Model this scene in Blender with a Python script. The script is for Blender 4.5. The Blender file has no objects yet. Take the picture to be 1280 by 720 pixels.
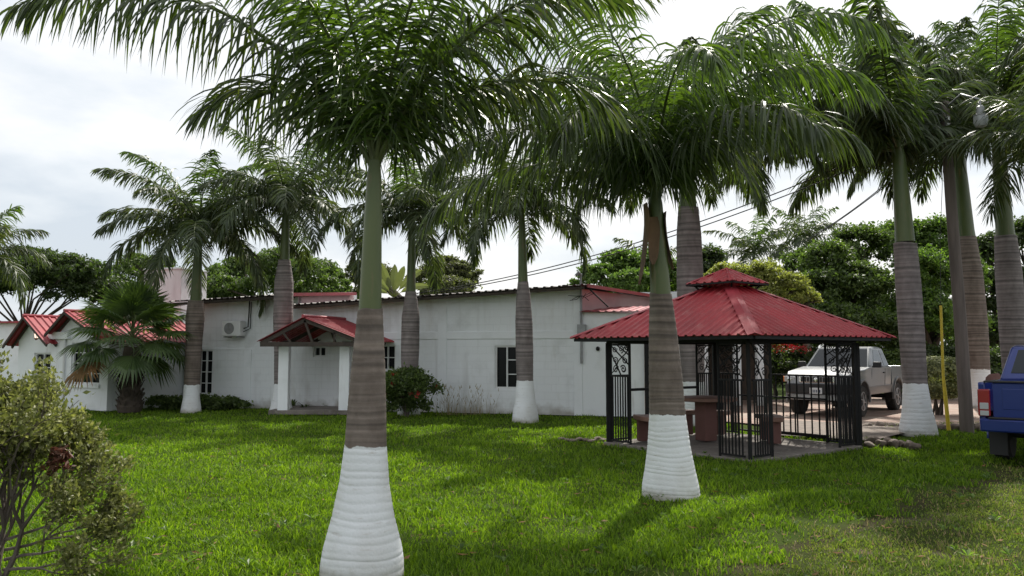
import bpy, bmesh, math, random
import numpy as np
from mathutils import Vector, Matrix

# ---------------------------------------------------------------- camera
scene = bpy.context.scene
COL = scene.collection
EYE = 1.65
FPX = 1004.0                       # focal length in photo pixels (1280 wide)
PITCH = math.atan(80 / FPX)
cd = bpy.data.cameras.new('camera'); cam = bpy.data.objects.new('camera', cd); COL.objects.link(cam)
cd.sensor_width = 36; cd.lens = 36 * FPX / 1280; cd.clip_end = 3000; cd.clip_start = 0.05
cam.location = (0, 0, EYE); cam.rotation_euler = (math.pi / 2 + PITCH, 0, 0)
scene.camera = cam

# ---------------------------------------------------------------- light
SUN_AZ, SUN_EL = math.radians(22), math.radians(47)     # azimuth from +Y towards +X
w = bpy.data.worlds.new('World'); scene.world = w; w.use_nodes = True
nt = w.node_tree; nt.nodes.clear()
def wn(t, **k):
    n = nt.nodes.new(t)
    for a, b in k.items(): setattr(n, a, b)
    return n
sky = wn('ShaderNodeTexSky', sky_type='NISHITA', sun_disc=False, sun_elevation=SUN_EL, sun_rotation=SUN_AZ, air_density=1.2, dust_density=2.5)
bg1 = wn('ShaderNodeBackground'); bg1.inputs[1].default_value = 0.11
tc = wn('ShaderNodeTexCoord'); mp = wn('ShaderNodeMapping'); mp.inputs['Scale'].default_value = (1.0, 1.0, 2.6)
mp.inputs['Location'].default_value = (3.1, 1.7, 0.4)
no = wn('ShaderNodeTexNoise'); no.inputs['Scale'].default_value = 2.3; no.inputs['Detail'].default_value = 7; no.inputs['Roughness'].default_value = 0.52
rp = wn('ShaderNodeValToRGB')
rp.color_ramp.elements[0].position = 0.38; rp.color_ramp.elements[0].color = (0.60, 0.66, 0.73, 1)
rp.color_ramp.elements[1].position = 0.54; rp.color_ramp.elements[1].color = (0.92, 0.925, 0.935, 1)
e = rp.color_ramp.elements.new(0.46); e.color = (0.76, 0.80, 0.84, 1)
bg2 = wn('ShaderNodeBackground'); bg2.inputs[1].default_value = 1.0
mxs = wn('ShaderNodeMixShader'); mxs.inputs[0].default_value = 0.88
wo = wn('ShaderNodeOutputWorld')
L = nt.links.new
L(sky.outputs[0], bg1.inputs[0]); L(tc.outputs['Generated'], mp.inputs[0]); L(mp.outputs[0], no.inputs['Vector'])
L(no.outputs['Fac'], rp.inputs[0]); L(rp.outputs[0], bg2.inputs[0])
# cloud strength nearly even, a touch higher behind the camera to lift facing walls
sx = wn('ShaderNodeSeparateXYZ'); L(tc.outputs['Generated'], sx.inputs[0])
mrw = wn('ShaderNodeMapRange'); mrw.interpolation_type = 'SMOOTHSTEP'; mrw.inputs[1].default_value = -0.55; mrw.inputs[2].default_value = 0.55; mrw.inputs[3].default_value = 1.02; mrw.inputs[4].default_value = 1.0
L(sx.outputs['Y'], mrw.inputs[0]); L(mrw.outputs[0], bg2.inputs[1])
L(bg1.outputs[0], mxs.inputs[1]); L(bg2.outputs[0], mxs.inputs[2]); L(mxs.outputs[0], wo.inputs[0])
sd = bpy.data.lights.new('sun', 'SUN'); sd.energy = 5.0; sd.angle = math.radians(1.2); sd.color = (1, 0.95, 0.86)
sun = bpy.data.objects.new('sun', sd); COL.objects.link(sun)
S = Vector((math.sin(SUN_AZ) * math.cos(SUN_EL), math.cos(SUN_AZ) * math.cos(SUN_EL), math.sin(SUN_EL)))
sun.rotation_euler = S.to_track_quat('Z', 'Y').to_euler(); sun.location = (10, 20, 30)
vs = scene.view_settings
vs.view_transform = 'Standard'; vs.look = 'None'; vs.gamma = 1; vs.use_curve_mapping = False; vs.exposure = 0.25

# ---------------------------------------------------------------- survey helpers
def ray(px, py):
    u, v = (px - 640) / FPX, (360 - py) / FPX
    return Vector((u, math.cos(PITCH) - v * math.sin(PITCH), math.sin(PITCH) + v * math.cos(PITCH)))
def ground(px, py):
    r = ray(px, py); t = -EYE / r.z
    return Vector((r.x * t, r.y * t, 0))
def at(px, py, D):
    r = ray(px, py); t = D / r.y
    return Vector((r.x * t, D, EYE + r.z * t))
def hit(px, py, A, e):             # vertical plane through A along unit e -> (u, z)
    r = ray(px, py); n = Vector((-e[1], e[0], 0))
    t = (n.x * A[0] + n.y * A[1]) / (n.x * r.x + n.y * r.y)
    p = Vector((r.x * t, r.y * t, EYE + r.z * t))
    return (p.x - A[0]) * e[0] + (p.y - A[1]) * e[1], p.z

# ---------------------------------------------------------------- mesh helpers
class MB:
    def __init__(s): s.v = []; s.f = []; s.m = []
    def add(s, vs, fs, mi=0):
        o = len(s.v); s.v += [tuple(p) for p in vs]
        s.f += [tuple(i + o for i in f) for f in fs]; s.m += [mi] * len(fs)
        return s
    def box(s, c, size, R=None, mi=0):
        c = Vector(c); h = [x / 2 for x in size]; vs = []
        for dx in (-1, 1):
            for dy in (-1, 1):
                for dz in (-1, 1):
                    p = Vector((dx * h[0], dy * h[1], dz * h[2]))
                    vs.append(c + (R @ p if R else p))
        return s.add(vs, [(0, 1, 3, 2), (4, 6, 7, 5), (0, 4, 5, 1), (2, 3, 7, 6), (0, 2, 6, 4), (1, 5, 7, 3)], mi)
    def beam(s, p, q, w, h, mi=0):
        p, q = Vector(p), Vector(q); d = (q - p); l = d.length; d.normalize()
        up = Vector((0, 0, 1)) if abs(d.z) < 0.95 else Vector((0, 1, 0))
        sd = d.cross(up).normalized(); up = sd.cross(d).normalized()
        R = Matrix((d, sd, up)).transposed()
        return s.box((p + q) / 2, (l, w, h), R, mi)
    def tube(s, pts, r, seg=8, mi=0, cap=True):
        pts = [Vector(p) for p in pts]; n = len(pts)
        rs = r if isinstance(r, (list, tuple)) else [r] * n
        vs = []; prev = None
        for i, p in enumerate(pts):
            d = (pts[min(i + 1, n - 1)] - pts[max(i - 1, 0)])
            d = d.normalized() if d.length > 1e-9 else Vector((0, 0, 1))
            a = prev if prev else (Vector((1, 0, 0)) if abs(d.x) < 0.8 else Vector((0, 1, 0)))
            a = (a - d * a.dot(d)).normalized(); prev = a; b = d.cross(a)
            for k in range(seg):
                t = 2 * math.pi * k / seg
                vs.append(p + (a * math.cos(t) + b * math.sin(t)) * rs[i])
        fs = [(i * seg + k, i * seg + (k + 1) % seg, (i + 1) * seg + (k + 1) % seg, (i + 1) * seg + k) for i in range(n - 1) for k in range(seg)]
        if cap: fs += [tuple(range(seg))[::-1], tuple((n - 1) * seg + k for k in range(seg))]
        return s.add(vs, fs, mi)
    def lathe(s, prof, c=(0, 0, 0), seg=24, mi=0, axis=None):
        vs = []; fs = []; n = len(prof)
        for r, z in prof:
            for k in range(seg):
                t = 2 * math.pi * k / seg
                p = Vector((r * math.cos(t), r * math.sin(t), z))
                if axis == 'y': p = Vector((p.x, p.z, -p.y))
                if axis == 'x': p = Vector((p.z, p.x, p.y))
                vs.append(p + Vector(c))
        fs = [(i * seg + k, i * seg + (k + 1) % seg, (i + 1) * seg + (k + 1) % seg, (i + 1) * seg + k) for i in range(n - 1) for k in range(seg)]
        fs += [tuple(range(seg))[::-1], tuple((n - 1) * seg + k for k in range(seg))]
        return s.add(vs, fs, mi)
    def prism(s, poly, fn, w0, w1, mi=0):
        n = len(poly)
        vs = [fn(a, b, w0) for a, b in poly] + [fn(a, b, w1) for a, b in poly]
        fs = [tuple(range(n))[::-1], tuple(range(n, 2 * n))] + [(i, (i + 1) % n, n + (i + 1) % n, n + i) for i in range(n)]
        return s.add(vs, fs, mi)
    def build(s, name, mats, parent=None, world=False, loc=None, smooth=None, bevel=0, solid=0, fixn=False):
        off = Vector((0, 0, 0))
        if loc is not None: off = Vector(loc)
        elif world and parent is not None: off = root_loc(parent)
        me = bpy.data.meshes.new(name)
        vv = s.v if off.length == 0 else [(p[0] - off.x, p[1] - off.y, p[2] - off.z) for p in s.v]
        me.from_pydata([tuple(p) for p in vv], [], s.f)
        mats = mats if isinstance(mats, (list, tuple)) else [mats]
        for m in mats: me.materials.append(m)
        if len(mats) > 1: me.polygons.foreach_set('material_index', s.m)
        if fixn:
            bm = bmesh.new(); bm.from_mesh(me); bmesh.ops.recalc_face_normals(bm, faces=bm.faces); bm.to_mesh(me); bm.free()
        if smooth:
            me.polygons.foreach_set('use_smooth', [True] * len(me.polygons))
            if smooth < 180: me.set_sharp_from_angle(angle=math.radians(smooth))
        me.update()
        o = bpy.data.objects.new(name, me); COL.objects.link(o)
        if parent is not None: o.parent = parent
        elif loc is not None: o.location = off
        if solid:
            md = o.modifiers.new('solid', 'SOLIDIFY'); md.thickness = solid
        if bevel:
            md = o.modifiers.new('bevel', 'BEVEL'); md.width = bevel; md.segments = 2; md.limit_method = 'ANGLE'; md.angle_limit = math.radians(40)
        return o
def root_loc(o):
    while o.parent is not None: o = o.parent
    return Vector(o.location)
def np_mesh(name, V, F4, F3, mats, parent=None, mi4=None, mi3=None, smooth=False, loc=None):
    """fast mesh from arrays: V (n,3), F4 (a,4), F3 (b,3)"""
    me = bpy.data.meshes.new(name)
    V = np.asarray(V, dtype=np.float32)
    a, b = len(F4), len(F3)
    me.vertices.add(len(V)); me.vertices.foreach_set('co', V.ravel())
    li = np.concatenate([np.asarray(F4, dtype=np.int32).ravel(), np.asarray(F3, dtype=np.int32).ravel()])
    me.loops.add(len(li)); me.loops.foreach_set('vertex_index', li)
    me.polygons.add(a + b)
    st = np.concatenate([np.arange(a) * 4, a * 4 + np.arange(b) * 3]).astype(np.int32)
    me.polygons.foreach_set('loop_start', st)
    mats = mats if isinstance(mats, (list, tuple)) else [mats]
    for m in mats: me.materials.append(m)
    if mi4 is not None:
        mi = np.concatenate([np.asarray(mi4), np.asarray(mi3 if mi3 is not None else np.zeros(b))]).astype(np.int32)
        me.polygons.foreach_set('material_index', mi)
    me.polygons.foreach_set('use_smooth', np.full(a + b, bool(smooth)))
    me.update(calc_edges=True); me.validate()
    o = bpy.data.objects.new(name, me); COL.objects.link(o)
    if parent is not None: o.parent = parent
    elif loc is not None: o.location = loc
    return o
def thing(name, label, cat, loc=(0, 0, 0), rotz=0, group=None):
    o = bpy.data.objects.new(name, None); COL.objects.link(o); o.empty_display_size = 0.2
    o.location = loc; o.rotation_euler = (0, 0, rotz); o['label'] = label; o['category'] = cat
    if group: o['group'] = group
    return o
def tag(o, label, cat, group=None, kind=None):
    o['label'] = label; o['category'] = cat
    if group: o['group'] = group
    if kind: o['kind'] = kind
    return o
def structure(o): o['kind'] = 'structure'; return o
def copy_tree(o, parent=None):
    c = o.copy(); COL.objects.link(c)
    if parent is not None: c.parent = parent
    for ch in list(o.children): copy_tree(ch, c)
    return c

# ---------------------------------------------------------------- materials
def mat(name, col, rough=0.6, metal=0, spec=0.5, noise=None, noise2=None, bump=None, trans=None, island=0, coat=0, extra=None):
    """noise=(scale, colour, lo, hi): blend to colour by noise; bump=(scale, strength, dist); trans=(fac, colour)"""
    m = bpy.data.materials.new(name); m.use_nodes = True; t = m.node_tree; N = t.nodes; K = t.links.new
    b = N['Principled BSDF']; out = N['Material Output']
    b.inputs['Roughness'].default_value = rough; b.inputs['Metallic'].default_value = metal
    b.inputs['Specular IOR Level'].default_value = spec; b.inputs['Coat Weight'].default_value = coat
    b.inputs['Coat Roughness'].default_value = 0.08
    tco = N.new('ShaderNodeTexCoord'); vec = tco.outputs['Object']
    rgb = N.new('ShaderNodeRGB'); rgb.outputs[0].default_value = (*col, 1); cur = rgb.outputs[0]
    for ns in (noise, noise2):
        if ns:
            sc, c2, lo, hi = ns[:4]
            mpn = N.new('ShaderNodeMapping'); K(vec, mpn.inputs[0])
            mpn.inputs['Scale'].default_value = ns[4] if len(ns) > 4 else (1, 1, 1)
            nn = N.new('ShaderNodeTexNoise'); nn.inputs['Scale'].default_value = sc; nn.inputs['Detail'].default_value = 6
            nn.inputs['Roughness'].default_value = 0.6; K(mpn.outputs[0], nn.inputs['Vector'])
            mr = N.new('ShaderNodeMapRange'); mr.inputs[1].default_value = lo; mr.inputs[2].default_value = hi; K(nn.outputs['Fac'], mr.inputs[0])
            mx = N.new('ShaderNodeMix'); mx.data_type = 'RGBA'; mx.inputs[7].default_value = (*c2, 1)
            K(mr.outputs[0], mx.inputs[0]); K(cur, mx.inputs[6]); cur = mx.outputs[2]
    if island:
        g = N.new('ShaderNodeNewGeometry'); hs = N.new('ShaderNodeHueSaturation')
        mr = N.new('ShaderNodeMapRange'); mr.inputs[3].default_value = 1 - island; mr.inputs[4].default_value = 1 + island
        K(g.outputs['Random Per Island'], mr.inputs[0]); K(mr.outputs[0], hs.inputs['Value'])
        mh = N.new('ShaderNodeMapRange'); mh.inputs[3].default_value = 0.5 + 0.035 * min(island, 1); mh.inputs[4].default_value = 0.5 - 0.02 * min(island, 1)
        K(g.outputs['Random Per Island'], mh.inputs[0]); K(mh.outputs[0], hs.inputs['Hue'])
        K(cur, hs.inputs['Color']); cur = hs.outputs[0]
    K(cur, b.inputs['Base Color'])
    if bump:
        nn = N.new('ShaderNodeTexNoise'); nn.inputs['Scale'].default_value = bump[0]; nn.inputs['Detail'].default_value = 8; K(vec, nn.inputs['Vector'])
        bp = N.new('ShaderNodeBump'); bp.inputs['Strength'].default_value = bump[1]; bp.inputs['Distance'].default_value = bump[2]
        K(nn.outputs['Fac'], bp.inputs['Height']); K(bp.outputs[0], b.inputs['Normal'])
    if trans:
        tr = N.new('ShaderNodeBsdfTranslucent'); ms = N.new('ShaderNodeMixShader'); ms.inputs[0].default_value = trans[0]
        mx = N.new('ShaderNodeMix'); mx.data_type = 'RGBA'; mx.blend_type = 'MULTIPLY'; mx.inputs[0].default_value = 1
        K(cur, mx.inputs[6]); mx.inputs[7].default_value = (*trans[1], 1)
        K(mx.outputs[2], tr.inputs[0]); K(b.outputs[0], ms.inputs[1]); K(tr.outputs[0], ms.inputs[2]); K(ms.outputs[0], out.inputs[0])
    if extra: extra(m, N, K, b, cur, tco)
    return m

def block_extra(m, N, K, b, cur, tco):
    # painted concrete blocks: courses 20 cm high and 40 cm long, read as faint joints
    br = N.new('ShaderNodeTexBrick'); uv = N.new('ShaderNodeUVMap')
    br.inputs['Scale'].default_value = 1; br.inputs['Brick Width'].default_value = 0.4; br.inputs['Row Height'].default_value = 0.2
    br.inputs['Mortar Size'].default_value = 0.008; br.inputs['Mortar Smooth'].default_value = 0.7
    br.inputs['Color1'].default_value = (1, 1, 1, 1); br.inputs['Color2'].default_value = (0.93, 0.93, 0.93, 1); br.inputs['Mortar'].default_value = (0.78, 0.78, 0.78, 1)
    K(uv.outputs[0], br.inputs['Vector'])
    mx = N.new('ShaderNodeMix'); mx.data_type = 'RGBA'; mx.blend_type = 'MULTIPLY'; mx.inputs[0].default_value = 0.32
    K(cur, mx.inputs[6]); K(br.outputs['Color'], mx.inputs[7])
    # rain streaks down the paint and soil splashed on the foot of the wall
    mp_ = N.new('ShaderNodeMapping'); mp_.inputs['Scale'].default_value = (2.6, 2.6, .22); K(tco.outputs['Object'], mp_.inputs[0])
    ns = N.new('ShaderNodeTexNoise'); ns.inputs['Scale'].default_value = 2.0; ns.inputs['Detail'].default_value = 7; K(mp_.outputs[0], ns.inputs['Vector'])
    r1 = N.new('ShaderNodeMapRange'); r1.inputs[1].default_value = .52; r1.inputs[2].default_value = .78; r1.inputs[4].default_value = .34; K(ns.outputs['Fac'], r1.inputs[0])
    m2 = N.new('ShaderNodeMix'); m2.data_type = 'RGBA'; K(r1.outputs[0], m2.inputs[0]); K(mx.outputs[2], m2.inputs[6]); m2.inputs[7].default_value = (0.42, 0.41, 0.39, 1)
    sp = N.new('ShaderNodeSeparateXYZ'); K(tco.outputs['Object'], sp.inputs[0])
    n3 = N.new('ShaderNodeTexNoise'); n3.inputs['Scale'].default_value = 3; n3.inputs['Detail'].default_value = 8; K(tco.outputs['Object'], n3.inputs['Vector'])
    a3 = N.new('ShaderNodeMath'); a3.operation = 'MULTIPLY_ADD'; a3.inputs[1].default_value = -.8; K(n3.outputs['Fac'], a3.inputs[0]); K(sp.outputs['Z'], a3.inputs[2])
    r3 = N.new('ShaderNodeMapRange'); r3.inputs[1].default_value = -.38; r3.inputs[2].default_value = -.08; r3.inputs[3].default_value = .75; r3.inputs[4].default_value = 0; K(a3.outputs[0], r3.inputs[0])
    m3 = N.new('ShaderNodeMix'); m3.data_type = 'RGBA'; K(r3.outputs[0], m3.inputs[0]); K(m2.outputs[2], m3.inputs[6]); m3.inputs[7].default_value = (0.30, 0.27, 0.22, 1)
    K(m3.outputs[2], b.inputs['Base Color'])
    bp = N.new('ShaderNodeBump'); bp.inputs['Strength'].default_value = 0.5; bp.inputs['Distance'].default_value = 0.009; bp.invert = True
    nn = N.new('ShaderNodeTexNoise'); nn.inputs['Scale'].default_value = 18; nn.inputs['Detail'].default_value = 6; K(tco.outputs['Object'], nn.inputs['Vector'])
    ad = N.new('ShaderNodeMath'); ad.operation = 'MULTIPLY_ADD'; ad.inputs[1].default_value = 0.35
    K(nn.outputs['Fac'], ad.inputs[0]); K(br.outputs['Fac'], ad.inputs[2]); K(ad.outputs[0], bp.inputs['Height']); K(bp.outputs[0], b.inputs['Normal'])

def ring_extra(m, N, K, b, cur, tco):
    # ring scars of the palm trunk: irregular dark lines round the stem
    sp = N.new('ShaderNodeSeparateXYZ'); K(tco.outputs['Object'], sp.inputs[0])
    nn = N.new('ShaderNodeTexNoise'); nn.inputs['Scale'].default_value = 1.4; nn.inputs['Detail'].default_value = 4; K(tco.outputs['Object'], nn.inputs['Vector'])
    a = N.new('ShaderNodeMath'); a.operation = 'MULTIPLY_ADD'; a.inputs[1].default_value = 0.10; K(nn.outputs['Fac'], a.inputs[0]); K(sp.outputs['Z'], a.inputs[2])
    c = N.new('ShaderNodeCombineXYZ'); K(a.outputs[0], c.inputs['Z'])
    n2 = N.new('ShaderNodeTexNoise'); n2.inputs['Scale'].default_value = 15; n2.inputs['Detail'].default_value = 3; K(c.outputs[0], n2.inputs['Vector'])
    mr = N.new('ShaderNodeMapRange'); mr.inputs[1].default_value = 0.38; mr.inputs[2].default_value = 0.62; mr.inputs[3].default_value = 0.5; mr.inputs[4].default_value = 1.2
    K(n2.outputs['Fac'], mr.inputs[0])
    mx = N.new('ShaderNodeMix'); mx.data_type = 'RGBA'; mx.blend_type = 'MULTIPLY'; mx.inputs[0].default_value = 1
    K(cur, mx.inputs[6]); K(mr.outputs[0], mx.inputs[7]); K(mx.outputs[2], b.inputs['Base Color'])

def lime_trunk(bark_rgb, bark_dark, zw, name):
    # one stem, painted with lime up to an uneven line at height zw
    def ex(m, N, K, b, cur, tco):
        ring_extra(m, N, K, b, cur, tco)
        barkc = b.inputs['Base Color'].links[0].from_socket
        def nz(sc, scale=(1, 1, 1), det=6):
            mp_ = N.new('ShaderNodeMapping'); mp_.inputs['Scale'].default_value = scale; K(tco.outputs['Object'], mp_.inputs[0])
            n = N.new('ShaderNodeTexNoise'); n.inputs['Scale'].default_value = sc; n.inputs['Detail'].default_value = det; K(mp_.outputs[0], n.inputs['Vector']); return n.outputs['Fac']
        def mr(x, lo, hi, a=0., c=1.):
            r = N.new('ShaderNodeMapRange'); r.inputs[1].default_value = lo; r.inputs[2].default_value = hi; r.inputs[3].default_value = a; r.inputs[4].default_value = c; K(x, r.inputs[0]); return r.outputs[0]
        def mx(f, a, c):
            x = N.new('ShaderNodeMix'); x.data_type = 'RGBA'; K(f, x.inputs[0])
            for i_, v in ((6, a), (7, c)):
                if isinstance(v, tuple): x.inputs[i_].default_value = (*v, 1)
                else: K(v, x.inputs[i_])
            return x.outputs[2]
        white = mx(mr(nz(2.2, (1, 1, .7)), .42, .75), (0.76, 0.78, 0.80), (0.60, 0.60, 0.585))
        white = mx(mr(nz(7, (1, 1, 4)), .62, .74, 0, .55), white, (0.46, 0.43, 0.39))
        white = mx(mr(nz(34, (1, 1, 1.6)), .70, .76, 0, .8), white, (0.30, 0.26, 0.22))
        sp = N.new('ShaderNodeSeparateXYZ'); K(tco.outputs['Object'], sp.inputs[0])
        # splashed soil round the foot
        a2 = N.new('ShaderNodeMath'); a2.operation = 'MULTIPLY_ADD'; a2.inputs[1].default_value = .25; K(nz(9), a2.inputs[0]); K(sp.outputs['Z'], a2.inputs[2])
        white = mx(mr(a2.outputs[0], .13, .24, .7, 0), white, (0.30, 0.27, 0.20))
        a = N.new('ShaderNodeMath'); a.operation = 'MULTIPLY_ADD'; a.inputs[1].default_value = .11; K(nz(7, (1, 1, .8)), a.inputs[0]); K(sp.outputs['Z'], a.inputs[2])
        K(mx(mr(a.outputs[0], zw + .048, zw + .056), white, barkc), b.inputs['Base Color'])
    return mat(name, bark_rgb, 0.85, noise=(5, bark_dark, 0.4, 0.7, (1, 1, 0.5)), bump=(45, 0.45, 0.008), extra=ex)
M = {}
M['wall'] = mat('painted_block_wall', (0.82, 0.845, 0.865), 0.75, noise=(1.1, (0.60, 0.62, 0.62), 0.5, 0.8), noise2=(3.0, (0.66, 0.66, 0.64), 0.55, 0.85, (1, 1, 0.25)), extra=block_extra)
M['plaster'] = mat('white_plaster', (0.82, 0.845, 0.865), 0.7, noise=(1.4, (0.66, 0.68, 0.68), 0.5, 0.8), noise2=(4, (0.5, 0.48, 0.45), 0.62, 0.85, (1, 1, .12)), bump=(30, 0.25, 0.01))
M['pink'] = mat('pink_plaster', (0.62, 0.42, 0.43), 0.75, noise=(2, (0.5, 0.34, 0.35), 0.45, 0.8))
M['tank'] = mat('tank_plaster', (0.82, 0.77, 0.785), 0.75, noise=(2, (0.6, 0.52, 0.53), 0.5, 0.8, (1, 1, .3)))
M['red'] = mat('red_metal_sheet', (0.37, 0.032, 0.042), 0.42, spec=0.5, noise=(1.5, (0.25, 0.028, 0.034), 0.38, 0.7), noise2=(4, (0.42, 0.14, 0.13), 0.56, 0.78), bump=(8, 0.1, 0.01))
M['redcap'] = mat('red_ridge_metal', (0.36, 0.04, 0.055), 0.4, noise=(3, (0.26, 0.03, 0.04), 0.4, 0.7))
M['darkroof'] = mat('weathered_roof_sheet', (0.10, 0.075, 0.07), 0.6, noise=(2, (0.05, 0.04, 0.04), 0.4, 0.7))
M['wood'] = mat('dark_roof_timber', (0.06, 0.045, 0.035), 0.8, noise=(8, (0.03, 0.025, 0.02), 0.4, 0.7))
M['iron'] = mat('black_painted_iron', (0.010, 0.010, 0.011), 0.6, spec=0.25, noise=(12, (0.03, 0.022, 0.018), 0.55, 0.8))
M['black'] = mat('dark_room_pane', (0.010, 0.011, 0.013), 0.2, spec=0.15)  # opaque pane; the dark of the room behind is put into its colour
M['dark'] = mat('dark_interior', (0.012, 0.012, 0.012), 0.9)
M['white'] = mat('white_frame', (0.72, 0.73, 0.73), 0.5)
M['grey'] = mat('grey_metal', (0.32, 0.33, 0.34), 0.5, metal=0.3, noise=(6, (0.22, 0.22, 0.22), 0.4, 0.7))
M['concrete'] = mat('concrete_slab', (0.20, 0.175, 0.155), 0.85, noise=(2.2, (0.11, 0.095, 0.08), 0.4, 0.7), noise2=(14, (0.33, 0.31, 0.28), 0.55, 0.8), bump=(25, 0.3, 0.01))
M['brown'] = mat('red_brown_concrete', (0.15, 0.07, 0.06), 0.8, noise=(5, (0.13, 0.06, 0.05), 0.4, 0.7), bump=(30, 0.3, 0.01))
M['tabletop'] = mat('table_concrete', (0.22, 0.12, 0.09), 0.6, noise=(5, (0.15, 0.08, 0.06), 0.4, 0.7))
M['stone'] = mat('field_stone', (0.20, 0.155, 0.125), 0.85, noise=(6, (0.10, 0.08, 0.065), 0.4, 0.7), bump=(12, 0.6, 0.03))
M['bark'] = mat('palm_bark', (0.185, 0.145, 0.125), 0.85, noise=(5, (0.115, 0.088, 0.072), 0.4, 0.7, (1, 1, 0.5)), bump=(45, 0.5, 0.008), extra=ring_extra)
M['barkpale'] = mat('palm_bark_pale', (0.25, 0.215, 0.21), 0.85, noise=(4, (0.16, 0.135, 0.13), 0.4, 0.7, (1, 1, 0.5)), bump=(45, 0.5, 0.008), extra=ring_extra)
M['lime'] = mat('white_lime_paint', (0.76, 0.78, 0.80), 0.8, noise=(3.5, (0.60, 0.60, 0.58), 0.5, 0.8), noise2=(22, (0.42, 0.38, 0.33), 0.70, 0.78, (1, 1, 2.5)), bump=(28, 0.3, 0.012))
M['shaft'] = mat('palm_crownshaft', (0.095, 0.12, 0.038), 0.45, noise=(3, (0.05, 0.085, 0.02), 0.4, 0.7, (1, 1, 0.2)), noise2=(4, (0.17, 0.13, 0.06), 0.56, 0.74, (2, 2, 0.4)))
M['husk'] = mat('dry_sheath', (0.17, 0.10, 0.055), 0.8, noise=(5, (0.09, 0.055, 0.03), 0.4, 0.7, (1, 1, 0.3)))
M['oldbark'] = mat('rough_bark', (0.085, 0.065, 0.05), 0.9, noise=(7, (0.045, 0.036, 0.03), 0.4, 0.7, (1, 1, .3)), bump=(14, 0.8, 0.03))
M['pole'] = mat('weathered_pole_wood', (0.17, 0.14, 0.125), 0.85, noise=(9, (0.10, 0.08, 0.07), 0.4, 0.7, (1, 1, .08)), bump=(20, 0.4, 0.01))
M['yellow'] = mat('yellow_plastic', (0.62, 0.47, 0.03), 0.5, noise=(8, (0.42, 0.32, 0.05), 0.5, 0.8))
M['cable'] = mat('black_cable', (0.02, 0.02, 0.02), 0.6)
LT = (1.8, 2.0, 0.6)
M['frond'] = mat('palm_leaflet', (0.052, 0.074, 0.030), 0.45, spec=0.45, island=0.45, trans=(0.30, LT), noise=(2.2, (0.10, 0.105, 0.04), 0.55, 0.75), noise2=(3.1, (0.13, 0.09, 0.045), 0.68, 0.78))
M['frondfar'] = mat('palm_leaflet_far', (0.060, 0.082, 0.040), 0.5, spec=0.4, island=0.45, trans=(0.30, LT), noise=(1.2, (0.10, 0.105, 0.045), 0.5, 0.75), noise2=(2, (0.13, 0.10, 0.05), 0.68, 0.78))
M['frondyoung'] = mat('young_palm_leaflet', (0.065, 0.105, 0.024), 0.42, spec=0.5, island=0.35, trans=(0.36, LT))
M['rachis'] = mat('palm_rachis', (0.10, 0.13, 0.04), 0.5, noise=(5, (0.07, 0.08, 0.03), 0.4, 0.7))
M['fan'] = mat('fan_leaf', (0.070, 0.110, 0.038), 0.45, island=0.35, trans=(0.35, LT))
M['deadleaf'] = mat('dead_leaf', (0.22, 0.12, 0.045), 0.8, island=0.3, trans=(0.3, (1.3, 1.1, .8)))
def leafm(n, c, isl=0.5, tr=0.40, rough=0.5): return mat(n, c, rough, spec=0.4, island=isl, trans=(tr, (1.6, 1.9, 0.7)), noise=(0.5, tuple(x * 0.7 for x in c), 0.4, 0.65))
M['leaf_dark'] = leafm('leaf_dark', (0.060, 0.085, 0.032))
M['leaf_mid'] = leafm('leaf_mid', (0.095, 0.135, 0.042))
M['leaf_bright'] = leafm('leaf_bright', (0.12, 0.185, 0.045))
M['leaf_yellow'] = leafm('leaf_yellow', (0.33, 0.33, 0.11))
M['leaf_grey'] = leafm('leaf_grey', (0.11, 0.115, 0.06))
M['leaf_var'] = mat('variegated_leaf', (0.15, 0.165, 0.050), 0.5, spec=0.3, island=0.35, trans=(0.3, (1.4, 1.5, 0.8)), noise=(22, (0.40, 0.39, 0.19), 0.50, 0.66))
M['leaf_rust'] = mat('rust_leaf', (0.13, 0.055, 0.035), 0.6, island=0.4, trans=(0.2, (1.3, 1, 1)))
M['leaf_hedge'] = mat('hedge_leaf', (0.20, 0.21, 0.085), 0.5, island=0.55, trans=(0.25, (1.4, 1.6, 0.7)))
M['petal'] = mat('red_petal', (0.36, 0.015, 0.02), 0.5, island=0.3, trans=(0.3, (1.3, 1, 1)))
M['grass'] = mat('grass_blade', (0.140, 0.225, 0.022), 0.55, spec=0.2, island=0.55, trans=(0.44, (1.75, 1.85, 0.5)), noise=(0.7, (0.090, 0.155, 0.016), 0.35, 0.65))
M['grassworn'] = mat('short_grass_blade', (0.19, 0.225, 0.05), 0.6, spec=0.3, island=0.5, trans=(0.35, (1.5, 1.7, 0.6)), noise=(1.2, (0.10, 0.15, 0.03), 0.35, 0.65))
M['straw'] = mat('straw_blade', (0.30, 0.24, 0.12), 0.7, island=0.4, trans=(0.3, (1.2, 1.2, 1)))
M['rubber'] = mat('tyre_rubber', (0.02, 0.019, 0.018), 0.85, noise=(6, (0.05, 0.042, 0.035), 0.5, 0.75))
M['silver'] = mat('silver_car_paint', (0.25, 0.262, 0.28), 0.34, metal=0.15, coat=0.6, noise=(2, (0.22, 0.22, 0.22), 0.45, 0.75))
M['silverlow'] = mat('grey_lower_paint', (0.17, 0.17, 0.175), 0.45, metal=0.3, coat=0.3)
M['blue'] = mat('blue_car_paint', (0.007, 0.023, 0.17), 0.3, metal=0.25, coat=0.8)
M['chrome'] = mat('chrome', (0.7, 0.7, 0.7), 0.18, metal=1.0)
M['rim'] = mat('alloy_rim', (0.35, 0.35, 0.36), 0.4, metal=0.7)
M['plastic'] = mat('black_bumper_plastic', (0.02, 0.02, 0.022), 0.6)
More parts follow.
